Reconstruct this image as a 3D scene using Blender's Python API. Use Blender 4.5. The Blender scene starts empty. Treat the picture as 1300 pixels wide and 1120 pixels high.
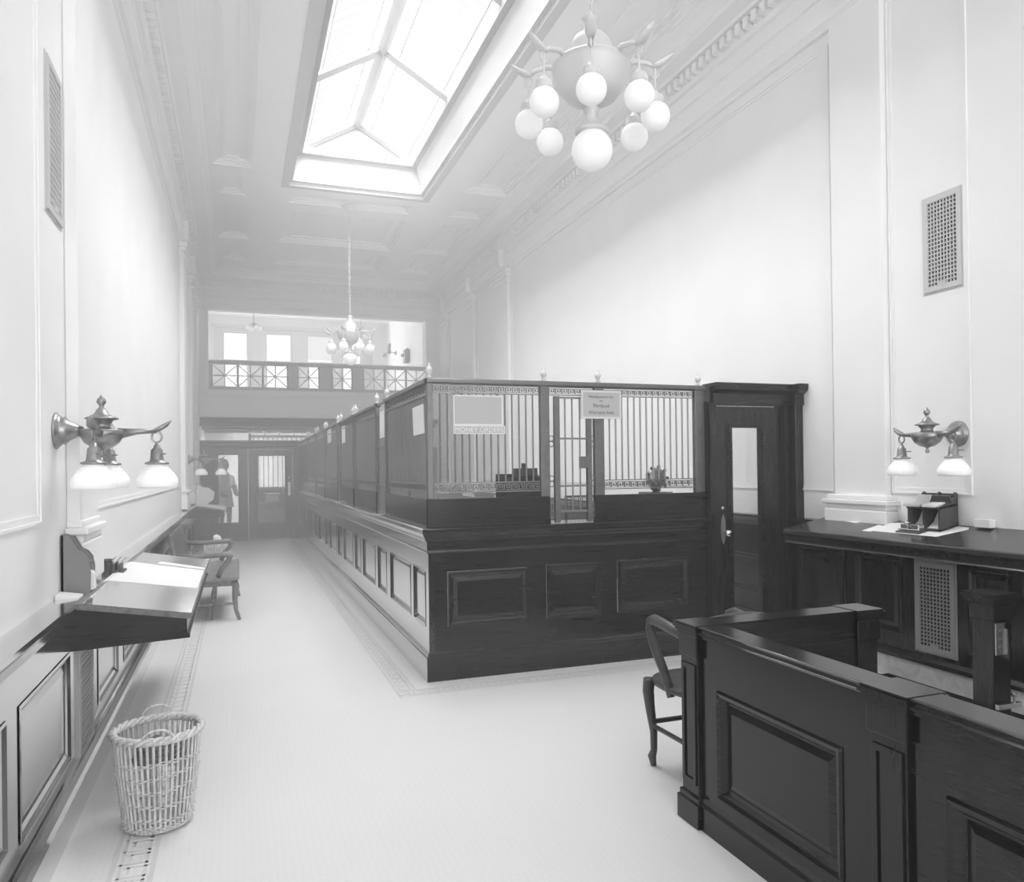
import bpy, bmesh, math, random
from mathutils import Vector, Matrix
random.seed(7)
sc = bpy.context.scene
COL = sc.collection
PI = math.pi

# ------------------------------------------------------------------ materials
def base_mat(name):
    m = bpy.data.materials.new(name); m.use_nodes = True
    return m, m.node_tree.nodes, m.node_tree.links, m.node_tree.nodes['Principled BSDF']

def plain(name, v, rough=.5, metal=0., ior=1.5, var=0., scale=8., bump=0., spec=.5):
    m, n, l, b = base_mat(name)
    b.inputs['Roughness'].default_value = rough
    b.inputs['Metallic'].default_value = metal
    b.inputs['IOR'].default_value = ior
    b.inputs['Specular IOR Level'].default_value = spec
    b.inputs['Base Color'].default_value = (v, v, v, 1)
    if var or bump:
        tc = n.new('ShaderNodeTexCoord'); nz = n.new('ShaderNodeTexNoise')
        nz.inputs['Scale'].default_value = scale; nz.inputs['Detail'].default_value = 5
        l.new(tc.outputs['Object'], nz.inputs['Vector'])
        if var:
            r = n.new('ShaderNodeMapRange')
            r.inputs['From Min'].default_value = .3; r.inputs['From Max'].default_value = .7
            r.inputs['To Min'].default_value = v * (1 - var); r.inputs['To Max'].default_value = v * (1 + var)
            l.new(nz.outputs['Fac'], r.inputs['Value']); l.new(r.outputs['Result'], b.inputs['Base Color'])
        if bump:
            bp = n.new('ShaderNodeBump'); bp.inputs['Strength'].default_value = bump; bp.inputs['Distance'].default_value = .004
            l.new(nz.outputs['Fac'], bp.inputs['Height']); l.new(bp.outputs['Normal'], b.inputs['Normal'])
    return m

def wood(name, v, rough, ior, stretch=(1.5, 1.5, 22), spec=.5):
    """grained varnished wood: wave distorted by noise, stretched along one axis"""
    m, n, l, b = base_mat(name)
    tc = n.new('ShaderNodeTexCoord'); mp = n.new('ShaderNodeMapping')
    mp.inputs['Scale'].default_value = stretch
    l.new(tc.outputs['Object'], mp.inputs['Vector'])
    nz = n.new('ShaderNodeTexNoise'); nz.inputs['Scale'].default_value = 3.2; nz.inputs['Detail'].default_value = 3
    l.new(mp.outputs['Vector'], nz.inputs['Vector'])
    r = n.new('ShaderNodeMapRange')
    r.inputs['From Min'].default_value = .3; r.inputs['From Max'].default_value = .7
    r.inputs['To Min'].default_value = v * .8; r.inputs['To Max'].default_value = v * 1.25
    l.new(nz.outputs['Fac'], r.inputs['Value']); l.new(r.outputs['Result'], b.inputs['Base Color'])
    b.inputs['Roughness'].default_value = rough; b.inputs['IOR'].default_value = ior
    b.inputs['Specular IOR Level'].default_value = spec
    return m

def varnish(name, v, rough, ior, stretch):
    """dark wood with exaggerated polish: grained diffuse below a gloss layer that grows towards grazing view"""
    m = bpy.data.materials.new(name); m.use_nodes = True
    n = m.node_tree.nodes; l = m.node_tree.links; n.clear()
    o = n.new('ShaderNodeOutputMaterial'); d = n.new('ShaderNodeBsdfDiffuse'); g = n.new('ShaderNodeBsdfGlossy'); x = n.new('ShaderNodeMixShader'); f = n.new('ShaderNodeLayerWeight'); pw = n.new('ShaderNodeMath'); pw.operation = 'POWER'
    tc = n.new('ShaderNodeTexCoord'); mp = n.new('ShaderNodeMapping'); mp.inputs['Scale'].default_value = stretch
    nz = n.new('ShaderNodeTexNoise'); nz.inputs['Scale'].default_value = 3.2; nz.inputs['Detail'].default_value = 3
    r = n.new('ShaderNodeMapRange'); r.inputs['From Min'].default_value = .3; r.inputs['From Max'].default_value = .7
    r.inputs['To Min'].default_value = v * .8; r.inputs['To Max'].default_value = v * 1.25
    l.new(tc.outputs['Object'], mp.inputs['Vector']); l.new(mp.outputs['Vector'], nz.inputs['Vector']); l.new(nz.outputs['Fac'], r.inputs['Value']); l.new(r.outputs['Result'], d.inputs['Color'])
    g.inputs['Roughness'].default_value = rough; g.inputs['Color'].default_value = (1, 1, 1, 1); f.inputs['Blend'].default_value = .5; pw.inputs[1].default_value = ior
    l.new(f.outputs['Facing'], pw.inputs[0]); l.new(pw.outputs['Value'], x.inputs['Fac']); l.new(d.outputs['BSDF'], x.inputs[1]); l.new(g.outputs['BSDF'], x.inputs[2]); l.new(x.outputs['Shader'], o.inputs['Surface'])
    return m

def mosaic(name, v):
    """small pale floor mosaic with thin joints and faint tone changes"""
    m, n, l, b = base_mat(name)
    tc = n.new('ShaderNodeTexCoord')
    vo = n.new('ShaderNodeTexVoronoi'); vo.feature = 'DISTANCE_TO_EDGE'; vo.inputs['Scale'].default_value = 34
    vo.inputs['Randomness'].default_value = .35
    l.new(tc.outputs['Object'], vo.inputs['Vector'])
    r = n.new('ShaderNodeMapRange'); r.inputs['From Min'].default_value = 0; r.inputs['From Max'].default_value = .07
    r.inputs['To Min'].default_value = v * .93; r.inputs['To Max'].default_value = v
    l.new(vo.outputs['Distance'], r.inputs['Value'])
    nz = n.new('ShaderNodeTexNoise'); nz.inputs['Scale'].default_value = 1.2; nz.inputs['Detail'].default_value = 4
    l.new(tc.outputs['Object'], nz.inputs['Vector'])
    r2 = n.new('ShaderNodeMapRange'); r2.inputs['To Min'].default_value = .95; r2.inputs['To Max'].default_value = 1.03
    l.new(nz.outputs['Fac'], r2.inputs['Value'])
    mu = n.new('ShaderNodeMath'); mu.operation = 'MULTIPLY'
    l.new(r.outputs['Result'], mu.inputs[0]); l.new(r2.outputs['Result'], mu.inputs[1])
    l.new(mu.outputs['Value'], b.inputs['Base Color'])
    b.inputs['Roughness'].default_value = .42
    return m

def marble(name, v):
    m, n, l, b = base_mat(name)
    tc = n.new('ShaderNodeTexCoord'); nz = n.new('ShaderNodeTexNoise')
    nz.inputs['Scale'].default_value = 7; nz.inputs['Detail'].default_value = 9; nz.inputs['Distortion'].default_value = 1.6
    l.new(tc.outputs['Object'], nz.inputs['Vector'])
    r = n.new('ShaderNodeMapRange'); r.inputs['From Min'].default_value = .35; r.inputs['From Max'].default_value = .6
    r.inputs['To Min'].default_value = v * .8; r.inputs['To Max'].default_value = v
    l.new(nz.outputs['Fac'], r.inputs['Value']); l.new(r.outputs['Result'], b.inputs['Base Color'])
    b.inputs['Roughness'].default_value = .3
    return m

def glow(name, s, v=.8):
    m, n, l, b = base_mat(name)
    b.inputs['Base Color'].default_value = (v, v, v, 1)
    b.inputs['Emission Color'].default_value = (1, 1, 1, 1)
    b.inputs['Emission Strength'].default_value = s
    b.inputs['Roughness'].default_value = .6
    return m

def glass(name, tint=.93):
    m = bpy.data.materials.new(name); m.use_nodes = True
    n = m.node_tree.nodes; l = m.node_tree.links; n.clear()
    o = n.new('ShaderNodeOutputMaterial'); t = n.new('ShaderNodeBsdfTransparent'); g = n.new('ShaderNodeBsdfGlossy')
    t.inputs['Color'].default_value = (tint, tint, tint, 1); g.inputs['Roughness'].default_value = .02
    f = n.new('ShaderNodeFresnel'); f.inputs['IOR'].default_value = 1.45
    x = n.new('ShaderNodeMixShader')
    l.new(f.outputs['Fac'], x.inputs['Fac']); l.new(t.outputs['BSDF'], x.inputs[1]); l.new(g.outputs['BSDF'], x.inputs[2])
    l.new(x.outputs['Shader'], o.inputs['Surface'])
    return m

M = {}
M['plaster'] = plain('white_plaster', .90, .75, var=.02, scale=2.0, bump=.03)
M['ceil'] = plain('ceiling_plaster', .94, .8, var=.02, scale=1.5)
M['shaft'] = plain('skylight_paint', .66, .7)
M['skyframe'] = plain('skylight_frame_paint', .40, .6)
M['mould'] = plain('moulding_plaster', .92, .7)
M['dentil'] = plain('dentil_plaster', .92, .7)
M['greyw'] = plain('grey_painted_wall', .68, .7, var=.03, scale=2)
M['floor'] = mosaic('floor_mosaic', .80)
M['inlay'] = plain('floor_border_tile', .68, .45)
M['inlay2'] = plain('floor_border_pale_tile', .74, .45)
M['wood'] = wood('dark_mahogany', .016, .18, 1.5)
M['woodv'] = wood('dark_mahogany_upright', .016, .18, 1.5, (14, 14, 1.2))
M['woodx'] = wood('dark_mahogany_lengthwise', .016, .18, 1.5, (1.2, 14, 14))
M['polish'] = varnish('sheen_mahogany', .02, .13, .95, (1.5, 1.5, 22))  # same mahogany, sheen raised for the bright reflections along the corridor
M['sheenx'] = varnish('sheen_mahogany_lengthwise', .02, .13, .95, (14, 1.2, 14))
M['sheenv'] = varnish('sheen_mahogany_upright', .02, .13, .95, (14, 14, 1.2))
M['desk'] = wood('desk_top_wood', .045, .2, 1.62, (14, 1.4, 14))
M['deskl'] = varnish('glare_desk_top', 0.20, .16, 1.2, (14, 1.4, 14))  # paler copy of the desk wood, glare put into the colour
M['chairw'] = wood('chair_wood', .07, .3, 1.5, (9, 9, 2))
M['bench'] = wood('settee_wood', .19, .35, 1.5, (9, 2, 9))
M['blackrug'] = plain('black_rug', .008, .9, var=.2, scale=60, spec=.1)
M['marble'] = marble('baseboard_marble', .62)
M['bronze'] = plain('dark_bronze', .17, .40, .6, var=.1, scale=20)
M['bars'] = plain('grille_bronze', .24, .36, .6)
M['pale'] = plain('pale_metal', .70, .5, .1)
M['silver'] = plain('fixture_metal', .34, .36, .75, var=.12, scale=30)
M['nickel'] = plain('polished_nickel', .72, .2, .9)
M['vent'] = plain('vent_metal', .42, .5, .3)
M['ventw'] = plain('painted_vent', .60, .6)
M['black'] = plain('painted_recess_shade', .012, .9, spec=.1)
M['opal'] = glow('opal_glass', .16, .86)
try: M['opal'].cycles.emission_sampling = 'NONE'
except Exception: pass
M['paper'] = plain('white_paper', .84, .8)
M['paper2'] = plain('grey_card', .62, .8)
M['sign'] = plain('sign_card', .52, .6)
M['ink'] = plain('sign_lettering', .90, .6)
M['ink2'] = plain('dark_lettering', .22, .6)
M['wicker'] = wood('wicker', .60, .55, 1.45, (30, 30, 6))
M['wickerp'] = wood('pale_wicker', .75, .6, 1.45, (30, 30, 6))
M['darkwick'] = wood('dark_wicker', .22, .6, 1.45, (30, 30, 6))
def wired(name, e, clear):
    """frosted wire glass lit by the sky above: part clear, part glowing"""
    m = bpy.data.materials.new(name); m.use_nodes = True
    n = m.node_tree.nodes; l = m.node_tree.links; n.clear()
    o = n.new('ShaderNodeOutputMaterial'); t = n.new('ShaderNodeBsdfTransparent'); g = n.new('ShaderNodeEmission'); x = n.new('ShaderNodeMixShader')
    g.inputs['Strength'].default_value = e / (1 - clear); x.inputs['Fac'].default_value = 1 - clear
    l.new(t.outputs['BSDF'], x.inputs[1]); l.new(g.outputs['Emission'], x.inputs[2]); l.new(x.outputs['Shader'], o.inputs['Surface'])
    return m
M['sky'] = wired('skylight_glass', .78, .6)
M['shade'] = glow('lit_window_shade', .9)
M['street'] = glow('street_window_glass', 1.2)
M['glass'] = glass('clear_glass', .98)
M['dark'] = plain('dark_paint', .05, .5, var=.1, scale=3)
M['glintwood'] = plain('highlight_edge', .06, .16, 0, 2.4)  # glossier than the wood so the edge beads catch highlights
M['leather'] = plain('dark_leather', .13, .4, var=.2, scale=30, bump=.1)
M['cloth'] = plain('pale_cloth', .62, .9, var=.06, scale=12)
M['darkcloth'] = plain('dark_cloth', .05, .9)
M['skin'] = plain('skin', .42, .6)
M['hair'] = plain('dark_hair', .03, .6)
M['rackw'] = plain('grey_rack_paint', .24, .5)
M['iron'] = plain('grey_iron', .12, .5, .4)
M['balus'] = plain('balcony_rail_wood', .45, .45)
M['casing'] = plain('window_casing_wood', .42, .5)

# ------------------------------------------------------------------ mesh builder
class MB:
    def __init__(s): s.bm = bmesh.new()
    def v(s, *c): return s.bm.verts.new(c)
    def f(s, vs):
        try: return s.bm.faces.new(vs)
        except ValueError: return None
    def box(s, x0, x1, y0, y1, z0, z1):
        a = [s.v(x, y, z) for z in (z0, z1) for (x, y) in ((x0, y0), (x1, y0), (x1, y1), (x0, y1))]
        for q in ((3, 2, 1, 0), (4, 5, 6, 7), (0, 1, 5, 4), (1, 2, 6, 5), (2, 3, 7, 6), (3, 0, 4, 7)): s.f([a[i] for i in q])
        return s
    def mbox(s, P, u0, u1, v0, v1, n0, n1):
        a = [s.v(*P(u, v, n)) for n in (n0, n1) for (u, v) in ((u0, v0), (u1, v0), (u1, v1), (u0, v1))]
        for q in ((3, 2, 1, 0), (4, 5, 6, 7), (0, 1, 5, 4), (1, 2, 6, 5), (2, 3, 7, 6), (3, 0, 4, 7)): s.f([a[i] for i in q])
        return s
    def prism(s, pts, P, a0, a1):
        """outline pts (u,v) extruded from n=a0 to a1 through map P(u,v,n)"""
        A = [s.v(*P(u, w, a0)) for u, w in pts]; B = [s.v(*P(u, w, a1)) for u, w in pts]
        k = len(pts)
        s.f(A[::-1]); s.f(B)
        for i in range(k): s.f([A[i], A[(i + 1) % k], B[(i + 1) % k], B[i]])
        return s
    def rings(s, P, u0, u1, v0, v1, prof):
        """nested rectangles: prof = [(inset, n)...]; last one is capped"""
        prev = None
        for d, n in prof:
            r = [s.v(*P(u, w, n)) for u, w in ((u0 + d, v0 + d), (u1 - d, v0 + d), (u1 - d, v1 - d), (u0 + d, v1 - d))]
            if prev:
                for i in range(4): s.f([prev[i], prev[(i + 1) % 4], r[(i + 1) % 4], r[i]])
            prev = r
        s.f(prev)
        return s
    def tube(s, pts, r, n=8, closed=False, sq=None):
        pts = [Vector(p) for p in pts]; k = len(pts); R = r if isinstance(r, (list, tuple)) else [r] * k
        loops = []; up = None
        for i, p in enumerate(pts):
            if closed: t = (pts[(i + 1) % k] - pts[i - 1])
            else: t = pts[min(i + 1, k - 1)] - pts[max(i - 1, 0)]
            t.normalize()
            if up is None:
                up = Vector((0, 0, 1)) if abs(t.z) < .9 else Vector((0, 1, 0))
            a = t.cross(up)
            if a.length < 1e-5: a = t.orthogonal()
            a.normalize(); b = a.cross(t).normalized(); up = b
            ry = R[i] * (sq if sq else 1)
            loops.append([s.v(*(p + a * math.cos(q * 2 * PI / n) * R[i] + b * math.sin(q * 2 * PI / n) * ry)) for q in range(n)])
        for i in range(k if closed else k - 1):
            A, B = loops[i], loops[(i + 1) % k]
            for q in range(n): s.f([A[q], A[(q + 1) % n], B[(q + 1) % n], B[q]])
        if not closed:
            s.f(loops[0][::-1]); s.f(loops[-1])
        return s
    def lathe(s, prof, c=(0, 0, 0), n=20, axis='z'):
        """prof = [(radius, height)...] round an axis through c"""
        loops = []
        for r, h in prof:
            L = []
            for q in range(n):
                a = q * 2 * PI / n; x, y = max(r, 1e-4) * math.cos(a), max(r, 1e-4) * math.sin(a)
                if axis == 'z': L.append(s.v(c[0] + x, c[1] + y, c[2] + h))
                elif axis == 'x': L.append(s.v(c[0] + h, c[1] + x, c[2] + y))
                else: L.append(s.v(c[0] + x, c[1] + h, c[2] + y))
            loops.append(L)
        for A, B in zip(loops, loops[1:]):
            for q in range(n): s.f([A[q], A[(q + 1) % n], B[(q + 1) % n], B[q]])
        s.f(loops[0][::-1]); s.f(loops[-1])
        return s
    def sphere(s, c, r, n=20, sz=1.):
        k = n // 2
        return s.lathe([(r * math.sin(PI * i / k), -r * sz * math.cos(PI * i / k)) for i in range(k + 1)], c, n)
    def sweep(s, path, prof, side=1, closed=False):
        """closed outline prof = [(out, z)...] swept along a level path with mitred corners; side=+1: out is to the path's left"""
        k = len(path); nrm = []
        segs = [(Vector(path[(i + 1) % k]) - Vector(path[i])).normalized() for i in range(k if closed else k - 1)]
        nn = [Vector((-t.y, t.x)) * side for t in segs]
        for i in range(k):
            if closed: a, b = nn[i - 1], nn[i]
            else: a, b = nn[max(i - 1, 0)], nn[min(i, k - 2)]
            m = a + b; m = m / max(m.dot(a), 1e-6) if m.length > 1e-6 else a
            nrm.append(m)
        loops = [[s.v(path[i][0] + nrm[i].x * d, path[i][1] + nrm[i].y * d, z) for d, z in prof] for i in range(k)]
        q = len(prof)
        for i in range(k if closed else k - 1):
            A, B = loops[i], loops[(i + 1) % k]
            for j in range(q): s.f([A[j], A[(j + 1) % q], B[(j + 1) % q], B[j]])
        if not closed: s.f(loops[0][::-1]); s.f(loops[-1])
        return s
    def build(s, name, mat, parent=None, bevel=0., smooth=False, local=False, label=None, out=None):
        bm = s.bm
        bmesh.ops.recalc_face_normals(bm, faces=bm.faces)
        if out is not None:
            bm.faces.ensure_lookup_table(); bm.normal_update()
            if bm.faces[-1].normal.dot(out) < 0: bmesh.ops.reverse_faces(bm, faces=bm.faces)
        off = Vector((0, 0, 0))
        if parent is not None and not local:
            q = parent; off = Vector((0, 0, 0))
            while q is not None: off += q.location; q = q.parent
        elif parent is None and not local and len(bm.verts):
            xs = [w.co for w in bm.verts]
            off = Vector(((min(c.x for c in xs) + max(c.x for c in xs)) / 2, (min(c.y for c in xs) + max(c.y for c in xs)) / 2, min(c.z for c in xs)))
        if off.length: bmesh.ops.translate(bm, verts=bm.verts, vec=-off)
        me = bpy.data.meshes.new(name); bm.to_mesh(me); bm.free()
        if smooth: me.shade_smooth()
        me.materials.append(mat)
        o = bpy.data.objects.new(name, me); COL.objects.link(o)
        if parent is not None: o.parent = parent
        elif not local: o.location = off
        if bevel:
            b = o.modifiers.new('edges', 'BEVEL'); b.width = bevel; b.segments = 2; b.limit_method = 'ANGLE'; b.angle_limit = .7
        if smooth and bevel == 0:
            pass
        if label: o['label'] = label
        return o

def tag(o, label, cat, group=None, kind=None):
    o['label'] = label; o['category'] = cat
    if group: o['group'] = group
    if kind: o['kind'] = kind
    return o
def thing(name, label, cat, loc=(0, 0, 0), rz=0, group=None, kind=None):
    o = bpy.data.objects.new(name, None); COL.objects.link(o)
    o.empty_display_size = .05; o.location = loc; o.rotation_euler = (0, 0, rz)
    return tag(o, label, cat, group, kind)
def struct(o, label=None):
    o['kind'] = 'structure'
    if label: o['label'] = label
    return o
def sroot(name, label=None, loc=(0, 0, 0)):
    o = bpy.data.objects.new(name, None); COL.objects.link(o); o.location = loc
    return struct(o, label)
def copy_one(src, parent, loc=None, name=None):
    c = src.copy(); COL.objects.link(c); c.parent = parent
    if loc is not None: c.location = loc
    return c
def dup(root, loc=None, rz=None, label=None, parent=None):
    c = root.copy(); COL.objects.link(c)
    if parent is not None: c.parent = parent
    if loc is not None: c.location = loc
    if rz is not None: c.rotation_euler = (0, 0, rz)
    if label: c['label'] = label
    for ch in list(root.children): dup(ch, parent=c)
    return c
def front(y):   # map: u=x, v=z, outward towards -y
    return lambda u, v, n: (u, y - n, v)
def back(y):    # outward +y
    return lambda u, v, n: (u, y + n, v)
def facex(x, s=1):   # u=y, v=z, outward along s*x
    return lambda u, v, n: (x + s * n, u, v)

def frame_cells(mb, P, u0, u1, v0, v1, opens, n0, n1):
    """slab with rectangular openings (grid of boxes)"""
    U = sorted({u0, u1} | {o[0] for o in opens} | {o[1] for o in opens}); V = sorted({v0, v1} | {o[2] for o in opens} | {o[3] for o in opens})
    for a, b in zip(U, U[1:]):
        run = None
        for c, d in zip(V, V[1:]):
            mu, mv = (a + b) / 2, (c + d) / 2
            solid = not any(o[0] < mu < o[1] and o[2] < mv < o[3] for o in opens)
            if solid: run = (run[0], d) if run else (c, d)
            if (not solid or d == V[-1]) and run:
                mb.mbox(P, a, b, run[0], run[1], n0, n1); run = None
    return mb
RAISED = [(0, .004), (.012, .006), (.022, -.006), (.040, -.012), (.044, -.017), (.075, -.010)]
RAISED_S = [(0, .003), (.009, .004), (.018, -.008), (.028, -.012), (.032, -.016), (.052, -.011)]
def panel(P, o, n, mat, parent, prof=RAISED, name='panel'):
    mb = MB(); return mb.rings(P, o[0], o[1], o[2], o[3], [(d, n + k) for d, k in prof]).build(name, mat, parent, out=Vector(P(0, 0, 1)) - Vector(P(0, 0, 0)))

# ------------------------------------------------------------------ camera
XL, XR, CEIL, YB = -.79, 4.44, 5.72, 17.2
cam = bpy.data.cameras.new('camera'); co = bpy.data.objects.new('camera', cam); COL.objects.link(co)
yaw, pit, rol = (math.radians(a) for a in (19.8046, .2827, -.7063))
fwd = Vector((math.sin(yaw) * math.cos(pit), math.cos(yaw) * math.cos(pit), math.sin(pit)))
r0 = Vector((math.cos(yaw), -math.sin(yaw), 0)); u0 = r0.cross(fwd)
rr = r0 * math.cos(rol) + u0 * math.sin(rol); uu = u0 * math.cos(rol) - r0 * math.sin(rol)
mx = Matrix((rr, uu, -fwd)).transposed().to_4x4(); mx.translation = Vector((0, 0, 1.5))
co.matrix_world = mx
cam.sensor_fit = 'HORIZONTAL'; cam.sensor_width = 36
cam.lens = 966.85 / 1300 * 36
cam.shift_x = 0.; cam.shift_y = 30.03 / 1300
cam.clip_start = .05; cam.clip_end = 200
sc.camera = co

# ------------------------------------------------------------------ room shell
def shell():
    struct(MB().box(-1.2, 5.0, -6.4, 24.2, -.15, 0).build('floor', M['floor']))
    struct(MB().box(XL - .25, XL, -6.1, 24, 0, 6.4).build('wall_left', M['plaster']))
    struct(MB().box(XR, XR + .25, -6.1, 24, 0, 6.4).build('wall_right', M['plaster']))
    # street front with one big window behind the camera
    wf = MB(); frame_cells(wf, back(-6.35), XL - .25, XR + .25, 0, 6.4, [(-.5, 4.15, .7, 5.2)], 0, .25)
    struct(wf.build('wall_front', M['plaster']))
    w = sroot('window_1', loc=(1.8, -6.25, .7))
    fr = MB()
    frame_cells(fr, back(-6.28), -.5, 4.15, .7, 5.2, [(a, a + 1.4, z, z2) for a in (-.4, 1.12, 2.64) for z, z2 in ((.8, 3.6), (3.75, 5.1))], 0, .1)
    fr.build('window_frame', M['wood'], w)
    MB().box(-.5, 4.15, -6.30, -6.285, .7, 5.2).build('glazing', M['street'], w)
shell()

SK = (.70, 2.81, 4.0, 11.65)      # skylight opening
def ceiling():
    z0, z1 = 5.72, 5.80
    X0, X1, Y0, Y1 = -.45, 4.1, -1.6, 17.2
    c = MB()
    frame_cells(c, lambda u, v, n: (u, v, n), XL, XR, -6.1, 17.4, [(SK[0], SK[1], SK[2], SK[3])], z1, 6.0)
    # beams hang below the coffer ground
    cells = [(-.28, .24, 4.0, 11.15), (-.28, .24, 12.75, 14.6), (-.28, .24, 15.0, 16.15),
             (.72, 2.80, 12.75, 14.6), (.72, 2.80, 15.0, 16.15),
             (3.27, 3.98, 4.0, 11.15), (3.27, 3.98, 12.75, 14.6), (3.27, 3.98, 15.0, 16.15), (SK[0], SK[1], SK[2], SK[3]),
             (-.22, .16, 11.7, 12.3), (.8, 2.7, 12.0, 12.4), (3.35, 3.9, 11.7, 12.3)]
    frame_cells(c, lambda u, v, n: (u, v, n), XL, XR, -6.1, 17.3, cells, z0, z1)
    o = struct(c.build('ceiling', M['ceil']))
    cm = MB()
    for (a, b, e, f) in [q for q in cells if q != SK]:
        # stepped moulding lining each coffer, and an inner raised field
        P = lambda u, v, n: (u, v, z1 - n)
        for d0, d1, n1 in ((0, .04, .055), (.04, .07, .035), (.07, .10, .015)):
            frame_cells(cm, P, a + d0, b - d0, e + d0, f - d0, [(a + d1, b - d1, e + d1, f - d1)], 0, n1)
        if f - e > .8 and b - a > .5:
            g = .2 if b - a > .6 else .15
            frame_cells(cm, P, a + g, b - g, e + g, f - g, [(a + g + .03, b - g - .03, e + g + .03, f - g - .03)], 0, .02)
    struct(cm.build('trim_1', M['ceil']), 'coffer mouldings of the ceiling')
    # cornice round left, far and right walls
    prof = [(0, 4.93), (.035, 4.93), (.035, 4.96), (.07, 4.985), (.07, 5.03), (.03, 5.05), (.03, 5.20), (.055, 5.21), (.055, 5.235), (.03, 5.25), (.03, 5.36), (.06, 5.37), (.085, 5.40), (.085, 5.50),
            (.17, 5.515), (.19, 5.535), (.33, 5.545), (.33, 5.60), (.36, 5.615), (.40, 5.66), (.455, 5.69), (.455, 5.735), (0, 5.735)]
    path = [(XL, -6.1), (XL, YB), (XR, YB), (XR, -6.1)]
    struct(MB().sweep(path, prof, side=-1).build('trim_2', M['mould']), 'plaster cornice at the top of the walls')
    d = MB()
    y = -6.0
    while y < 16.95:
        d.box(XL + .08, XL + .155, y, y + .062, 5.405, 5.495); d.box(XR - .155, XR - .08, y, y + .062, 5.405, 5.495); y += .115
    x = XL + .2
    while x < XR - .2:
        d.box(x, x + .062, YB - .155, YB - .08, 5.405, 5.495); x += .115
    struct(d.build('trim_3', M['dentil']), 'row of dentil blocks in the cornice')
ceiling()

def skylight():
    x0, x1, y0, y1 = SK
    s = MB()
    # shaft: outer trim at the ceiling, sloping walls up to the curb
    P = lambda u, v, n: (u, v, n)
    frame_cells(s, P, x0 - .05, x1 + .05, y0 - .05, y1 + .05, [(x0 + .05, x1 - .05, y0 + .05, y1 - .05)], 5.70, 5.76)
    for a, b, n0, n1 in ((0.02, .10, 5.76, 5.80),):
        frame_cells(s, P, x0 - .02, x1 + .02, y0 - .02, y1 + .02, [(x0 + b, x1 - b, y0 + b, y1 - b)], n0, n1)
    A = [s.v(x, y, 5.80) for x, y in ((x0 + .06, y0 + .06), (x1 - .06, y0 + .06), (x1 - .06, y1 - .06), (x0 + .06, y1 - .06))]
    B = [s.v(x, y, 6.2) for x, y in ((x0 + .17, y0 + .12), (x1 - .17, y0 + .12), (x1 - .17, y1 - .05), (x0 + .17, y1 - .05))]
    for i in range(4): s.f([A[i], A[(i + 1) % 4], B[(i + 1) % 4], B[i]])
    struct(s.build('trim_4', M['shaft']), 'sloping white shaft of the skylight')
    w = sroot('window_2', 'gabled wire glass skylight', loc=(1.75, 7.8, 6.2))
    e0, e1, zr, ze = x0 + .16, x1 - .16, 6.76, 6.22
    xm = (e0 + e1) / 2
    g = MB()
    ny = [y0 + .1, 5.2, 7.3, 9.45, y1 - .06]
    for (xa, xb) in ((e0, xm), (e1, xm)):
        for ya, yb in zip(ny, ny[1:]):
            k = MB()
            q = [k.v(xa, ya, ze + .03), k.v(xa, yb, ze + .03), k.v(xb, yb, zr + .03), k.v(xb, ya, zr + .03)]
            k.f(q); k.build('glazing', M['sky'], w)
    # frame: curb, ridge, rafters, end gables and thin glazing bars
    fr = MB()
    P = lambda u, v, n: (u, v, n)
    frame_cells(fr, P, e0 - .03, e1 + .03, y0 + .06, y1 - .03, [(e0 + .08, e1 - .08, y0 + .2, y1 - .14)], 6.17, 6.26)
    fr.tube([(xm, y0 + .1, zr - .03), (xm, y1 - .05, zr - .03)], .07, 4)
    for y in ny:
        for xa in (e0, e1): fr.tube([(xa, y, ze), (xm, y, zr - .02)], .05, 4)
    for y in (y0 + .12, y1 - .06):
        fr.tube([(e0 + .02, y, 6.23), (e1 - .02, y, 6.23)], .055, 4)
    fr.build('window_frame', M['skyframe'], w)
    gb = MB()
    for y in (y0 + .1, y1 - .045):
        q = [gb.v(e0, y, 6.22), gb.v(e1, y, 6.22), gb.v(xm, y, zr + .02)]; gb.f(q)
    gb.build('gable', M['skyframe'], w)
    tb = MB()
    for xa in (e0, e1):
        for t in (.16, .78):
            xx = xa + (xm - xa) * t; zz = ze + (zr - ze) * t + .005
            tb.tube([(xx, y0 + .15, zz), (xx, y1 - .1, zz)], .006, 4)
        y = y0 + .3
        while y < y1 - .2:
            tb.tube([(xa + (xm - xa) * .16, y, ze + (zr - ze) * .16), (xa + (xm - xa) * .78, y, ze + (zr - ze) * .78)], .0035, 4); y += .19
    tb.build('glazing_bar', M['skyframe'], w)
skylight()

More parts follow.
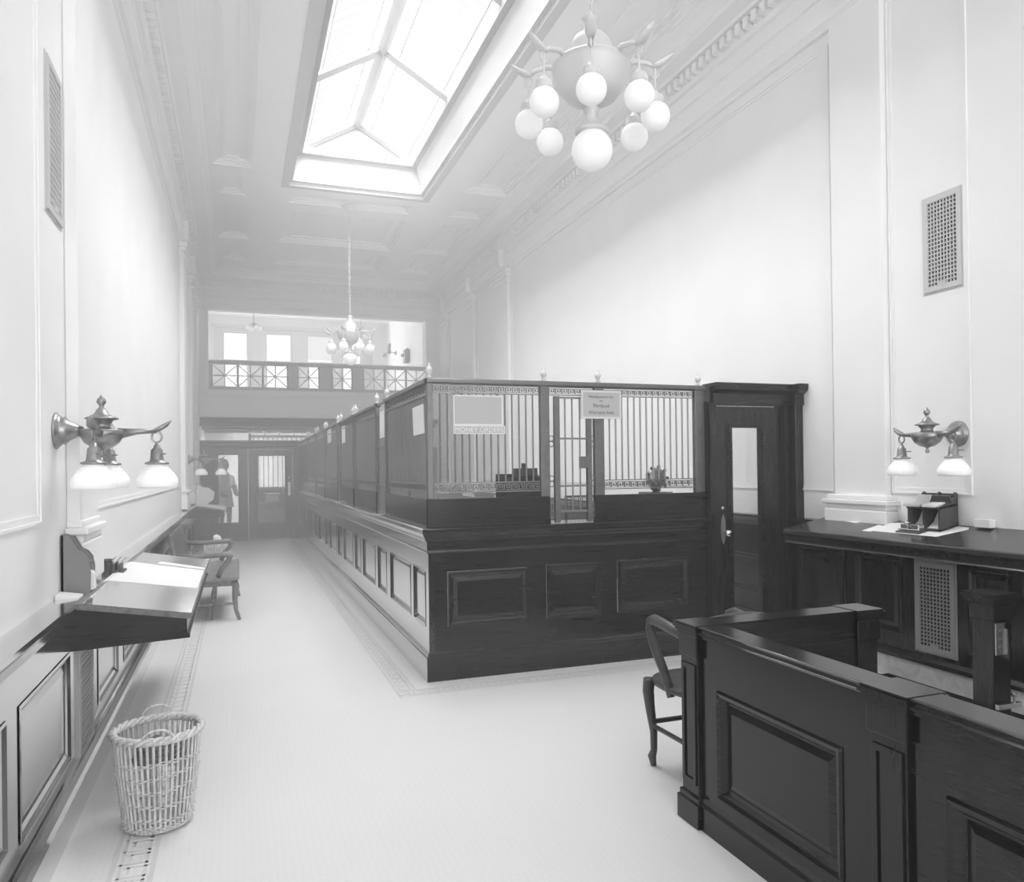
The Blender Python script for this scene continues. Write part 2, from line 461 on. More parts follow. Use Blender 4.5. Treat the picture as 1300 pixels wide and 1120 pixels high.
def walls_trim():
    # pilasters on both long walls, with moulded bases and small caps
    n = 5
    spots = [(4.22, 4.80), (12.32, 12.95), (13.35, 13.5), (16.45, 17.1)]
    for s, X in ((1, XL), (-1, XR)):
        for (a, b) in ((4.24, 4.74), (12.30, 12.92), (14.35, 14.95), (16.35, 16.95)):
            m = MB(); t = .06; e_ = .03 if s < 0 else 0.
            m.box(min(X, X + s * t), max(X, X + s * t), a, b, 1.25, 4.93)
            for d, z0, z1 in (q for q in ((.085, .95, 1.16), (.075, 1.16, 1.20), (.10, 1.20, 1.235), (.07, 1.235, 1.27), (.09, 4.70, 4.74), (.085, 4.80, 4.86), (.11, 4.86, 4.93)) if q[1] < 2 or a > 6):
                dd = d + (e_ if z0 < 2 else 0.); m.box(min(X, X + s * dd), max(X, X + s * dd), a - dd + .06, b + dd - .06, z0, z1)
            # shallow bracket on the frieze above
            m.box(min(X, X + s * .12), max(X, X + s * .12), (a + b) / 2 - .05, (a + b) / 2 + .05, 5.03, 5.34)
            n += 1; struct(m.build('trim_%d' % n, M['plaster'], bevel=.008), 'plaster pilaster with moulded base')
        # raised panel mouldings between the pilasters
        for (a, b) in ((3.598, 4.236) if s < 0 else (1.4, 3.70), (4.80, 12.24), (13.05, 14.22), (15.08, 16.22), (-5.5, .6)):
            m = MB(); P = facex(X, s)
            frame_cells(m, P, a, b, 1.29, 4.84, [(a + .012, b - .012, 1.302, 4.828)], 0, .012)
            frame_cells(m, P, a + .012, b - .012, 1.302, 4.828, [(a + .04, b - .04, 1.33, 4.80)], 0, .006)
            n += 1; struct(m.build('trim_%d' % n, M['plaster']), 'thin plaster panel moulding on the wall')
    # picture rail line on the left wall
walls_trim()

def wainscot(name, X, s, ztop, y0, y1, opens, t, label, skip=None, wv='woodv', wh='wood'):
    r = sroot(name, label, loc=(X, (y0 + y1) / 2, 0))
    P = facex(X, s)
    f = MB(); frame_cells(f, P, y0, y1, .15, ztop - .06, opens + (skip or []), 0, t)
    f.build('panel_frame', M[wv], r)
    for o in opens: panel(P, o, t, M[wv], r)
    cp = MB().sweep([(X, y0), (X, y1)], [(0, ztop - .09), (t + .01, ztop - .09), (t + .02, ztop - .05), (t + .045, ztop - .02), (t + .045, ztop), (0, ztop)], side=-s)
    cp.build('cap_rail', M[wh], r)
    return r
def wainscots():
    PT = .08
    opsR = [(3.30, 3.58, .27, .82), (4.10, 4.52, .30, .84), (4.62, 5.12, .30, .84)] + [(5.45 + i * 1.0, 6.25 + i * 1.0, .36, .70) for i in range(11)]
    wainscot('trim_60', XR, -1, 1.06, -6.1, 17.0, opsR, PT, 'dark wood wainscot along the wall behind the check desk')
    opsL = [(2.0, 2.9, .27, .70), (3.05, 3.9, .22, .70), (4.62, 5.35, .25, .66), (5.6, 6.5, .25, .66)] + [(6.75 + i * 1.05, 7.6 + i * 1.05, .25, .66) for i in range(9)]
    wainscot('trim_61', XL, 1, .93, -6.1, 17.4, opsL, .07, 'dark wood wainscot along the corridor wall', wv='sheenv', wh='sheenx')
    # baseboards
    struct(MB().sweep([(XR, -6.1), (XR, 17.0)], [(0, 0), (PT + .025, 0), (PT + .025, .148), (0, .148)], side=1).build('baseboard_right', M['marble']))
    bl = MB().sweep([(XL, -6.1), (XL, 17.4)], [(0, 0), (.125, 0), (.125, .13), (.115, .15), (.095, .165), (.07, .17), (0, .17)], side=-1)
    struct(bl.build('baseboard_left', M['sheenx']))
    m = MB().sweep([(XR, -6.1), (XR, 17.0)], [(0, .148), (PT + .04, .148), (PT + .04, .175), (PT + .02, .20), (0, .20)], side=1)
    struct(m.build('trim_62', M['wood']), 'dark moulding over the marble baseboard')
wainscots()

def key_unit(w, h, b):
    """boxes (u0,u1,v0,v1) of one greek key unit of width w"""
    k = h / 5.; c = w / 6.
    return [(0, w, 0, b * 0 + 0.0)]

def key_band(mb, P, u0, u1, v0, v1, n0, n1, pitch=.055, bar=.008):
    """two fine rails with a meander between them"""
    mb.mbox(P, u0, u1, v0, v0 + bar * .9, n0, n1); mb.mbox(P, u0, u1, v1 - bar * .9, v1, n0, n1)
    a, b = v0 + bar * 1.7, v1 - bar * 1.7
    k = max(1, round((u1 - u0) / pitch)); w = (u1 - u0) / k
    h = b - a; t = bar * .75
    for i in range(k):
        u = u0 + i * w
        x = [u + w * q for q in (.06, .26, .5, .74, .92)]
        mb.mbox(P, u, x[0] + t, a, a + t, n0, n1)
        mb.mbox(P, x[0], x[0] + t, a, b, n0, n1)
        mb.mbox(P, x[0], x[4], b - t, b, n0, n1)
        mb.mbox(P, x[4] - t, x[4], a + h * .28, b, n0, n1)
        mb.mbox(P, x[1] + t, x[4], a + h * .28, a + h * .28 + t, n0, n1)
        mb.mbox(P, x[1] + t, x[1] + 2 * t, a + h * .28, a + h * .62, n0, n1)
        mb.mbox(P, x[1] + t, x[2] + t, a + h * .58, a + h * .58 + t, n0, n1)
        mb.mbox(P, x[4], u + w, a, a + t, n0, n1) if False else None
        mb.mbox(P, x[0], u + w, a, a + t * .6, n0, n1)

def floor_border():
    # flush mosaic border with a key running along the corridor and round the counter
    f = MB(); z0, z1 = -.004, .0015
    def band(P, u0, u1, w0, w1):
        f.mbox(P, u0, u1, w0, w0 + .018, z0, z1); f.mbox(P, u0, u1, w1 - .018, w1, z0, z1)
        a, b = w0 + .03, w1 - .03; t = .011; p = .105; k = round((u1 - u0) / p); w = (u1 - u0) / k
        for i in range(k):
            u = u0 + i * w; h = b - a
            f.mbox(P, u, u + t, a, b, z0, z1); f.mbox(P, u, u + w * .8, b - t, b, z0, z1)
            f.mbox(P, u + w * .8 - t, u + w * .8, a + h * .3, b, z0, z1); f.mbox(P, u + w * .38, u + w * .8, a + h * .3, a + h * .3 + t, z0, z1)
            f.mbox(P, u, u + w, a, a + t, z0, z1)
    band(lambda u, v, n: (v, u, n), 2.2, 17.2, -.47, -.31)
    band(lambda u, v, n: (v, u, n), 5.14, 17.2, .99, 1.13)
    band(lambda u, v, n: (u, v, n), .99, 4.2, 4.98, 5.12)
    struct(f.build('trim_63', M['inlay']), 'pale key pattern border set into the mosaic floor')
floor_border()

# ------------------------------------------------------------------ far end: balcony, mezzanine room, partition below
def far_end():
    # beam, piers and fascia carrying the balcony
    w = MB()
    frame_cells(w, back(YB), XL, XR, 2.66, 5.75, [(-.56, 4.12, 3.24, 4.955)], 0, .35)
    struct(w.build('wall_far', M['ceil']))
    m = MB()
    for d, z0, z1 in ((.06, 3.14, 3.24), (.03, 3.08, 3.14), (.03, 2.70, 2.76), (.045, 2.66, 2.70)):
        m.box(XL, XR, YB - d, YB, z0, z1)
    m.box(4.15, 4.20, YB - .03, YB, 3.24, 4.93); m.box(-.62, -.58, YB - .03, YB, 3.24, 4.93)
    struct(m.build('trim_70', M['plaster']), 'mouldings on the balcony front')
    # mezzanine floor and its underside beams
    struct(MB().box(XL, XR, YB + .05, 23.9, 2.72, 3.22).build('trim_71', M['greyw']), 'floor slab of the balcony room')
    b = MB()
    for y in (17.75, 19.2, 20.7): b.box(XL, XR, y, y + .3, 2.50, 2.74)
    b.box(XL, XR, 17.40, 17.65, 2.60, 2.72)
    struct(b.build('trim_72', M['dark']), 'dark beams under the balcony')
    struct(MB().box(XL - .2, XR + .2, 23.8, 24.05, 0, 6.4).build('wall_back', M['greyw']))
    struct(MB().box(XL - .2, XR + .2, YB + .3, 24.05, 6.08, 6.3).build('trim_73', M['plaster']), 'white ceiling of the balcony room')
    # windows at the back of the balcony room
    xs = [(-.37, .31), (.82, 1.55), (2.0, 2.76), (3.06, 3.62)]
    cs = MB()
    frame_cells(cs, front(23.8), -.62, 3.98, 3.7, 5.80, [(a, b2, 3.95, 5.60) for a, b2 in xs], 0, .06)
    frame_cells(cs, front(23.8), -.68, 4.04, 5.72, 5.82, [], .06, .11)
    struct(cs.build('trim_74', M['casing']), 'dark wooden casing round the balcony room windows')
    for i, (a, b2) in enumerate(xs):
        r = sroot('window_%d' % (i + 3), loc=((a + b2) / 2, 23.8, 3.95))
        MB().box(a, b2, 23.785, 23.795, 3.95, 5.6).build('glazing', M['shade'], r)
        f = MB(); frame_cells(f, front(23.785), a, b2, 3.95, 5.6, [(a + .03, b2 - .03, 3.98, 4.74), (a + .03, b2 - .03, 4.80, 5.57)], 0, .035)
        f.build('sash', M['casing'], r)
        if i == 2: MB().box(a + .03, b2 - .03, 23.755, 23.765, 4.86, 5.57).build('roller_shade', M['paper'], r)
far_end()

def balcony_rail():
    y0, y1 = 17.27, 17.33
    r = thing('balcony_railing', 'pale grey balcony railing of crossed square panels under the far windows', 'railing', (1.8, 17.3, 3.24))
    MB().sweep([(-.58, 17.3), (4.42, 17.3)], [(-.055, 3.79), (-.07, 3.82), (-.07, 3.85), (-.05, 3.875), (.05, 3.875), (.07, 3.85), (.07, 3.82), (.055, 3.79)]).build('top_rail', M['balus'], r)
    MB().box(-.58, 4.42, y0, y1, 3.235, 3.32).build('bottom_rail', M['balus'], r)
    for a, b in ((-.58, -.50), (1.05, 1.26), (1.72, 1.99), (2.44, 2.685), (4.14, 4.30)):
        MB().box(a, b, y0 - .02, y1 + .02, 3.32, 3.79).build('pier', M['balus'], r, bevel=.008)
    for a, b in ((-.50, .02), (.02, .53), (.53, 1.05), (1.26, 1.72), (1.99, 2.44), (2.685, 3.17), (3.17, 3.66), (3.66, 4.14)):
        q = MB(); c = (a + b) / 2; zc = 3.555; d = .012
        for p0, p1 in (((a, 3.32), (b, 3.79)), ((a, 3.79), (b, 3.32)), ((c, 3.32), (c, 3.79)), ((a, zc), (b, zc))):
            q.tube([(p0[0], 17.3, p0[1]), (p1[0], 17.3, p1[1])], d, 6)
        for x in (a + .012, b - .012): q.tube([(x, 17.3, 3.32), (x, 17.3, 3.79)], d, 6)
        q.sphere((c, 17.3, zc), .03, 10)
        q.build('lattice', M['balus'], r)
balcony_rail()

def partition():
    Y = 17.65
    r = sroot('wall_partition', 'dark glazed partition under the balcony', loc=(.3, Y, 0))
    f = MB()
    frame_cells(f, front(Y), XL, .14, 0, 2.02, [(-.39, .005, .40, 1.865)], 0, .08)
    f.build('frame', M['woodv'], r)
    f2 = MB(); f2.mbox(front(Y), 1.2, XR, 0, 2.02, 0, .06); f2.build('boarding', M['woodv'], r)
    c = MB().sweep([(XL, Y - .04), (1.3, Y - .04)], [(-.06, 2.0), (.05, 2.0), (.06, 2.04), (.09, 2.06), (.09, 2.11), (.13, 2.15), (.13, 2.18), (-.06, 2.18)], side=-1)
    c.build('cornice', M['wood'], r)
    c = MB().sweep([(XL, Y - .04), (.16, Y - .04)], [(0, 0), (.07, 0), (.07, .13), (.055, .15), (.04, .16), (0, .16)], side=-1); c.build('plinth', M['wood'], r)
    mo = MB(); mo.rings(front(Y), -.39, .005, .40, 1.865, [(-.03, .08), (-.02, .095), (-.005, .09), (0.004, .05), (.005, .04)]) if False else None
    frame_cells(mo, front(Y), -.42, .035, .37, 1.895, [(-.39, .005, .40, 1.865)], .08, .095); mo.build('glass_bead', M['wood'], r)
    MB().box(-.39, .005, Y - .045, Y - .04, .40, 1.865).build('pane', M['glass'], r)
    d = sroot('door_1', 'dark half glazed door in the far partition', loc=(.69, Y, 0))
    j = MB(); frame_cells(j, front(Y), .14, 1.22, 0, 2.02, [(.21, 1.15, 0, 1.985)], 0, .10); j.build('door_frame', M['woodv'], d)
    l = MB(); frame_cells(l, front(Y), .215, 1.145, .012, 1.98, [(.42, .98, .375, 1.84)], .01, .06); l.build('leaf', M['woodv'], d)
    b = MB(); frame_cells(b, front(Y), .39, 1.01, .345, 1.87, [(.42, .98, .375, 1.84)], .06, .072); b.build('glass_bead', M['wood'], d)
    MB().box(.42, .98, Y - .04, Y - .035, .375, 1.84).build('pane', M['glass'], d)
    p = MB(); p.rings(front(Y), 1.04, 1.10, .96, 1.26, [(0, .06), (.006, .068), (.012, .068)]); p.build('push_plate', M['nickel'], d)
    k = MB(); k.lathe([(.012, 0), (.012, -.03), (.03, -.045), (.03, -.065), (.012, -.075)], (1.07, Y - .066, 1.36), 14, 'y'); k.build('knob', M['nickel'], d, smooth=True)
    # wall of the office behind with a pale frosted panel above the partition
    struct(MB().box(XL, XR, 21.5, 21.6, 0, 2.75).build('wall_office', M['greyw']))
    struct(MB().box(-.1, 3.5, 21.44, 21.5, 2.20, 2.62).build('trim_75', M['plaster']), 'pale panel high on the office wall')
partition()

def beyond_partition():
    # a barred cage, a desk and a person seen through the far glass
    c = thing('inner_cage', 'barred cage screen seen through the far door glass', 'screen', (.8, 19.4, 0))
    f = MB(); y = 19.4
    f.box(.25, 2.6, y - .03, y + .03, 1.88, 1.95); f.box(.25, 2.6, y - .03, y + .03, 1.05, 1.12); f.box(.25, 2.6, y - .03, y + .03, 2.32, 2.38)
    f.box(.25, .31, y - .03, y + .03, 0, 2.45); f.box(2.54, 2.6, y - .03, y + .03, 0, 2.45)
    f.build('frame', M['bronze'], c)
    for i in range(20):
        MB().tube([(.37 + i * .11, y, 1.12), (.37 + i * .11, y, 2.33)], .012, 6).build('bar', M['bars'], c)
    MB().box(.31, 2.54, y - .02, y + .02, .02, 1.05).build('kick_panel', M['wood'], c)
    for i, x in enumerate((.28, .62, .96, 1.30, 1.64)):
        MB().lathe([(.015, 2.38), (.015, 2.41), (.04, 2.44), (.04, 2.49), (.012, 2.53)], (x, y, 0), 10).build('finial', M['nickel'], c, smooth=True)
    d = thing('office_desk', 'small dark desk behind the pane of the far door', 'desk', (.7, 18.75, 0))
    MB().box(.45, 1.15, 18.5, 19.0, .74, .78).build('desk_top', M['desk'], d, bevel=.008)
    for x in (.48, 1.12):
        for yy in (18.53, 18.97):
            MB().tube([(x, yy, 0), (x, yy, .4), (x, yy, .74)], [.018, .024, .03], 8).build('leg', M['bench'], d)
    MB().box(.47, 1.13, 18.53, 18.97, .62, .74).build('apron', M['wood'], d)
    bx = MB(); bx.box(.62, .90, 18.62, 18.85, .785, .95); bx.box(.60, .92, 18.60, 18.87, .95, .98)
    tag(bx.build('card_box', M['paper2'], bevel=.006), 'pale card box on the desk behind the far door pane', 'box')
    # person: one continuous skinned body, smock and hair
    p = thing('person', 'person in a long pale smock standing behind the far pane', 'person', (-.28, 18.6, 0))
    J = {'pel': (0, 0, .92), 'w': (0, .0, 1.08), 'ch': (-.01, .01, 1.30), 'nk': (-.015, .0, 1.47), 'hd0': (-.02, -.02, 1.56), 'hd': (-.02, -.02, 1.66), 'hd2': (-.02, -.01, 1.73)}
    R = {'pel': .13, 'w': .11, 'ch': .13, 'nk': .05, 'hd0': .06, 'hd': .085, 'hd2': .06}
    E = [('pel', 'w'), ('w', 'ch'), ('ch', 'nk'), ('nk', 'hd0'), ('hd0', 'hd'), ('hd', 'hd2')]
    for s, q in ((1, 'r'), (-1, 'l')):
        for nm, c3, rd in (('sh', (s * .16 - .01, .01, 1.39), .055), ('el', (s * .22, -.02, 1.12), .042), ('wr', (s * .17, -.20, .98), .03), ('ha', (s * .14, -.28, .97), .028),
                           ('hip', (s * .085, 0, .86), .085), ('kn', (s * .09, -.02, .48), .055), ('an', (s * .09, .02, .09), .036), ('to', (s * .1, -.13, .035), .032)):
            J[nm + q] = c3; R[nm + q] = rd
        E += [('ch', 'sh' + q), ('sh' + q, 'el' + q), ('el' + q, 'wr' + q), ('wr' + q, 'ha' + q), ('pel', 'hip' + q), ('hip' + q, 'kn' + q), ('kn' + q, 'an' + q), ('an' + q, 'to' + q)]
        # fingers and thumb
        for k in range(4):
            a = 'f%d%s' % (k, q); hx = s * .14 - s * .03 + s * .02 * k
            J[a] = (hx, -.325 - .008 * (k in (1, 2)), .965); R[a] = .009
            b = a + 'b'; J[b] = (hx, -.36 - .012 * (k in (1, 2)), .95); R[b] = .008
            E += [('ha' + q, a), (a, b)]
        J['th' + q] = (s * .10, -.28, .955); R['th' + q] = .01; J['th2' + q] = (s * .09, -.315, .945); R['th2' + q] = .009
        E += [('ha' + q, 'th' + q), ('th' + q, 'th2' + q)]
    names = list(J); me = bpy.data.meshes.new('body')
    me.from_pydata([J[k] for k in names], [(names.index(a), names.index(b)) for a, b in E], [])
    o = bpy.data.objects.new('body', me); COL.objects.link(o); o.parent = p
    sk = o.modifiers.new('skin', 'SKIN')
    for i, k in enumerate(names):
        me.skin_vertices[0].data[i].radius = (R[k], R[k]); me.skin_vertices[0].data[i].use_root = (k == 'pel')
    o.modifiers.new('sub', 'SUBSURF').render_levels = 2
    me.materials.append(M['darkcloth'])
    o['label'] = 'body with dark trousers'
    sm = MB()
    L = [(.21, .17, .70), (.19, .155, .85), (.165, .14, 1.02), (.15, .13, 1.12), (.18, .14, 1.28), (.19, .125, 1.38), (.12, .10, 1.45), (.065, .065, 1.50)]
    lo = []
    for a, b, z in L: lo.append([sm.v(a * math.cos(t * PI / 10) - .01, b * math.sin(t * PI / 10) * (1 + .05 * math.sin(3 * t)), z) for t in range(20)])
    for A, B in zip(lo, lo[1:]):
        for t in range(20): sm.f([A[t], A[(t + 1) % 20], B[(t + 1) % 20], B[t]])
    for s in (1, -1):
        sm.tube([(s * .15, .01, 1.40), (s * .225, -.015, 1.13), (s * .18, -.18, 1.0)], [.075, .062, .05], 10)
    sm.build('smock', M['cloth'], p, local=True, smooth=True)
    hd = MB(); hd.sphere((-.02, -.02, 1.65), .098, 16, 1.25); hd.build('head', M['skin'], p, local=True, smooth=True)
    fc = MB()
    fc.lathe([(.004, -.03), (.014, -.01), (.012, .012), (.004, .03)], (-.02, -.122, 1.645), 8)
    for s in (1, -1):
        fc.sphere((-.02 + s * .035, -.105, 1.672), .012, 8); fc.sphere((-.02 + s * .098, -.02, 1.655), .022, 8, 1.3)
    fc.lathe([(.003, -.006), (.02, 0), (.003, .006)], (-.02, -.112, 1.60), 8)
    fc.build('face', M['skin'], p, local=True, smooth=True)
    hr = MB(); hr.sphere((-.02, .012, 1.685), .112, 16, 1.1); hr.sphere((-.02, .09, 1.66), .06, 10); hr.build('hair', M['hair'], p, local=True, smooth=True)
    p.rotation_euler = (0, 0, .5)
beyond_partition()

def mezz_things():
    # two pendants, wall telephone, wall bracket
    def pendant(name, label, x, y, zt, zb):
        t = thing(name, label, 'lamp', (x, y, zb), group='pendant lamps over the balcony')
        MB().lathe([(.02, zt - .06), (.09, zt - .05), (.09, zt - .02), (.05, zt)], (x, y, 0), 14).build('ceiling_canopy', M['silver'], t, smooth=True)
        MB().tube([(x, y, zb + .1), (x, y, zt - .03)], .012, 8).build('rod', M['silver'], t)
        MB().lathe([(.03, zb + .06), (.06, zb + .10), (.03, zb + .16)], (x, y, 0), 12).build('hub', M['silver'], t, smooth=True)
        for k in range(4):
            a = k * PI / 2 + .4; dx, dy = math.cos(a), math.sin(a)
            MB().tube([(x, y, zb + .1), (x + dx * .08, y + dy * .08, zb + .14), (x + dx * .15, y + dy * .15, zb + .08)], .009, 6).build('arm', M['silver'], t)
            MB().lathe([(.025, .10), (.05, .05), (.08, 0), (.076, 0), (.04, .05), (.02, .09)], (x + dx * .16, y + dy * .16, zb - .03), 12).build('lamp_shade', M['opal'], t, smooth=True)
    pendant('pendant_lamp', 'pendant lamp with pale shades before the leftmost balcony windows', .41, 20, 6.08, 5.05)
    pendant('pendant_lamp', 'thin pendant lamp behind the far chandelier above the balcony', 3.06, 20, 6.08, 5.0)
    t = thing('wall_telephone', 'dark box telephone on the balcony room wall', 'telephone', (4.44, 20.55, 4.42))
    MB().box(4.30, 4.438, 20.40, 20.68, 4.42, 4.78).build('case', M['dark'], t, bevel=.01)
    MB().lathe([(.035, 0), (.035, -.03), (.05, -.07), (.045, -.08)], (4.30, 20.54, 4.62), 12, 'x').build('mouthpiece', M['iron'], t, smooth=True)
    MB().tube([(4.36, 20.37, 4.55), (4.36, 20.36, 4.7), (4.36, 20.37, 4.8)], [.03, .018, .026], 8).build('receiver', M['iron'], t)
    t = thing('wall_bracket', 'small dark bracket lamp on the balcony room wall beside the telephone', 'lamp', (4.44, 22.3, 4.85))
    MB().lathe([(.07, 0), (.07, -.02), (.03, -.05)], (4.438, 22.3, 4.95), 12, 'x').build('wall_plate', M['iron'], t, smooth=True)
    MB().tube([(4.42, 22.3, 4.95), (4.25, 22.3, 4.98), (4.1, 22.3, 4.92)], .014, 6).build('arm', M['iron'], t)
    MB().lathe([(.02, .09), (.05, .06), (.07, 0)], (4.1, 22.3, 4.83), 12).build('lamp_shade', M['iron'], t, smooth=True)
    MB2 = MB(); MB2.box(4.37, 4.438, 23.1, 23.22, 5.05, 5.36); MB2.box(4.35, 4.37, 23.12, 23.2, 5.1, 5.3)
    tag(MB2.build('wall_switch_box', M['iron'], bevel=.005), 'narrow dark switch box in the corner of the balcony room', 'box')
mezz_things()

# ------------------------------------------------------------------ teller counter
XC, YC = 1.262, 5.275          # body faces
YE = 17.58
def counter():
    c = thing('teller_counter', 'long dark panelled teller counter running back from its near corner', 'counter', (XC, YC, 0))
    FX1 = 3.60
    # front run
    P = front(YC + .04)
    ops = [(1.40, 2.02, .37, .768), (2.16, 2.617, .37, .775), (2.752, 3.395, .37, .778)]
    f = MB(); frame_cells(f, P, XC + .04, FX1, .15, 1.0, ops, 0, .04)
    f.build('front_frame', M['woodx'], c)
    for o in ops: panel(P, o, .04, M['woodx'], c)
    S = facex(XC + .04, -1)
    sp = [(5.37, 5.765), (5.87, 6.71), (6.90, 7.35), (7.51, 8.28), (8.44, 8.87), (9.05, 9.86), (10.07, 10.45), (10.59, 11.42)]
    y = 11.60
    while y < 17.0:
        sp.append((y, y + .42)); sp.append((y + .56, min(y + 1.38, 17.45))); y += 1.54
    ops = [(a, b, .365, .775) for a, b in sp if b - a > .2]
    f = MB(); frame_cells(f, S, YC + .0, YE, .15, 1.0, ops, 0, .04)
    f.build('side_frame', M['sheenx'], c)
    for o in ops: panel(S, o, .04, M['sheenv'], c, RAISED_S)
    path = [(XC, YE), (XC, YC), (FX1, YC)]
    # plinth, fascia moulding, ledge; out of the body is to the right of the path going down the side then along the front
    MB().sweep(path, [(-.03, 0), (.022, 0), (.022, .165), (.016, .175), (.016, .185), (.006, .20), (0, .205), (-.03, .205)], side=-1).build('plinth', M['polish'], c)
    MB().sweep(path, [(-.03, .90), (.004, .90), (.014, .912), (.012, .925), (.012, .985), (.02, .99), (.03, 1.005), (.03, 1.012), (.042, 1.03), (.048, 1.045), (.052, 1.05), (.052, 1.075), (.045, 1.083), (-.30, 1.083), (-.30, 1.05), (-.03, 1.05)], side=-1).build('ledge', M['polish'], c)
    for o in c.children:      # same varnish, but the corridor run gets raised sheen for bright reflections
        if o.name.split('.')[0] in ('plinth', 'ledge'):
            o.data.materials[0] = M['woodx']; o.data.materials.append(M['polish'])
            for p in o.data.polygons:
                if p.center.y + c.location.y > YC + 1: p.material_index = 1
    # inside worktop
    w = MB(); w.box(XC + .25, XC + .75, YC + .7, YE, .92, .96); w.box(XC + .05, FX1, YC + .25, YC + .72, .92, .96)
    w.build('worktop', M['desk'], c)
    return c
counter()

def post(parent, x0, x1, y0, y1, z0, z1, fin=True):
    m = MB(); m.box(x0, x1, y0, y1, z0, z1)
    p = m.build('post', M['bronze'], parent, bevel=.004)
    if fin:
        x, y = (x0 + x1) / 2, (y0 + y1) / 2
        MB().lathe([(.020, z1 - .002), (.020, z1 + .012), (.011, z1 + .018), (.013, z1 + .03), (.024, z1 + .045), (.026, z1 + .06), (.019, z1 + .075), (.007, z1 + .088), (.009, z1 + .097), (.002, z1 + .108)], (x, y, 0), 14).build('finial', M['pale'], p, smooth=True)
    return p

YR = 5.29     # grille plane of the front screen
def front_screen():
    s = thing('teller_screen', 'bronze barred screen on the front of the counter with greek key bands', 'screen', (1.30, YR, 1.083))
    P = front(YR)
    for a, b, fin in ((1.264, 1.307, True), (2.128, 2.201, True), (2.575, 2.655, True), (3.469, 3.56, True)):
        post(s, a, b, YR - .022, YR + .022, 1.288, 2.15, fin)
    MB().sweep([(1.264, YR), (3.56, YR)], [(-.025, 2.112), (-.032, 2.12), (-.032, 2.14), (-.025, 2.15), (.025, 2.15), (.032, 2.14), (.032, 2.12), (.025, 2.112)]).build('top_rail', M['bronze'], s)
    for a, b in ((1.307, 2.128), (2.201, 2.575), (2.655, 3.469)):
        k = MB(); key_band(k, P, a, b, 2.045, 2.112, -.006, .006); k.build('key_band', M['bars'], s)
    for a, b in ((1.307, 2.128), (2.655, 3.469)):
        k = MB(); key_band(k, P, a, b, 1.328, 1.404, -.006, .006, pitch=.058, bar=.009); k.build('key_band', M['bars'], s)
        n = round((b - a) / .0535); st = (b - a) / n
        first = None
        for i in range(1, n):
            x = a + i * st
            if first is None:
                first = MB().tube([(0, 0, 0), (0, 0, .645)], .0068, 8).build('bar', M['bars'], s, local=True)
                first.location = (x - 1.30, 0, 1.402 - 1.083)
            else: copy_one(first, s, (x - 1.30, 0, 1.402 - 1.083))
    # solid boards above the ledge
    for a, b in ((1.268, 2.20), (2.575, 3.56)):
        m = MB(); m.box(a, b, YR - .022, YR + .022, 1.083, 1.288); m.box(a, b, YR - .03, YR + .03, 1.083, 1.10)
        m.build('board', M['woodx'], s, bevel=.004)
    # scrolled slips between the posts and the wicket
    for a, b in ((2.201, 2.242), (2.553, 2.575)):
        c = (a + b) / 2; w = (b - a) / 2
        for zc in (1.40, 1.70):
            q = MB()
            for sg in (1, -1):
                q.tube([(c + sg * w * .9 * math.cos(t), YR, zc + sg * .02 + .022 * math.sin(t)) for t in [i * PI / 6 for i in range(-3, 10)]], .004, 6)
            q.build('scroll', M['bars'], s)
        q = MB()
        for zc in (1.15, 1.205):
            q.tube([(c + w * .8 * math.cos(i * PI / 6), YR, zc + .03 * math.sin(i * PI / 6)) for i in range(12)], .004, 6, closed=True)
        q.build('scroll', M['bars'], s)
    # wicket gate
    g = thing('wicket_gate', 'barred wicket gate with a lock box in the middle of the front screen', 'gate', (2.26, YR, 1.09))
    for a, b in ((2.243, 2.287), (2.512, 2.553)):
        MB().box(a, b, YR - .016, YR + .016, 1.088, 2.04).build('stile', M['bronze'], g, bevel=.003)
    for z in (1.17, 1.362, 1.721, 2.03):
        MB().box(2.287, 2.512, YR - .008, YR + .008, z - .007, z + .007).build('rail', M['bars'], g)
    for x in (2.335, 2.394, 2.457):
        MB().tube([(x, YR, 1.17), (x, YR, 2.03)], .0066, 8).build('bar', M['bars'], g)
    MB().box(2.455, 2.535, YR - .022, YR + .022, 1.495, 1.585).build('lock_box', M['bronze'], g, bevel=.005)
    # signs hung on the grille
    t = thing('hanging_sign', 'grey sign reading MONEY ORDERS hung inside the near bay of the front screen', 'sign', (1.645, 5.26, 1.75))
    m = MB(); m.box(1.452, 1.825, 5.255, 5.263, 1.812, 2.03); m.build('board', M['sign'], t)
    m = MB(); m.box(1.448, 1.840, 5.249, 5.258, 1.752, 1.812); m.build('strip', M['sign'], t)
    b = MB(); frame_cells(b, front(5.249), 1.448, 1.840, 1.752, 1.812, [(1.454, 1.834, 1.758, 1.806)], 0, .003); b.build('border', M['ink'], t)
    b = MB(); frame_cells(b, front(5.255), 1.452, 1.825, 1.815, 2.03, [(1.460, 1.817, 1.823, 2.022)], 0, .002); b.build('border', M['ink'], t)
    text(t, 'MONEY ORDERS', 1.644, 5.2475, 1.766, .049, M['ink'])
    for x in (1.5, 1.78): MB().tube([(x, 5.262, 2.02), (x, 5.272, 2.06)], .003, 6).build('hook', M['bars'], t)
    t = thing('hanging_sign', 'framed grey card sign with four lines of lettering hung over the wicket gate', 'sign', (2.62, 5.255, 1.872))
    m = MB(); m.box(2.452, 2.792, 5.25, 5.262, 1.872, 2.088); m.build('board', M['sign'], t, bevel=.003)
    b = MB(); frame_cells(b, front(5.25), 2.452, 2.792, 1.872, 2.088, [(2.468, 2.776, 1.888, 2.072)], 0, .004); b.build('frame', M['pale'], t)
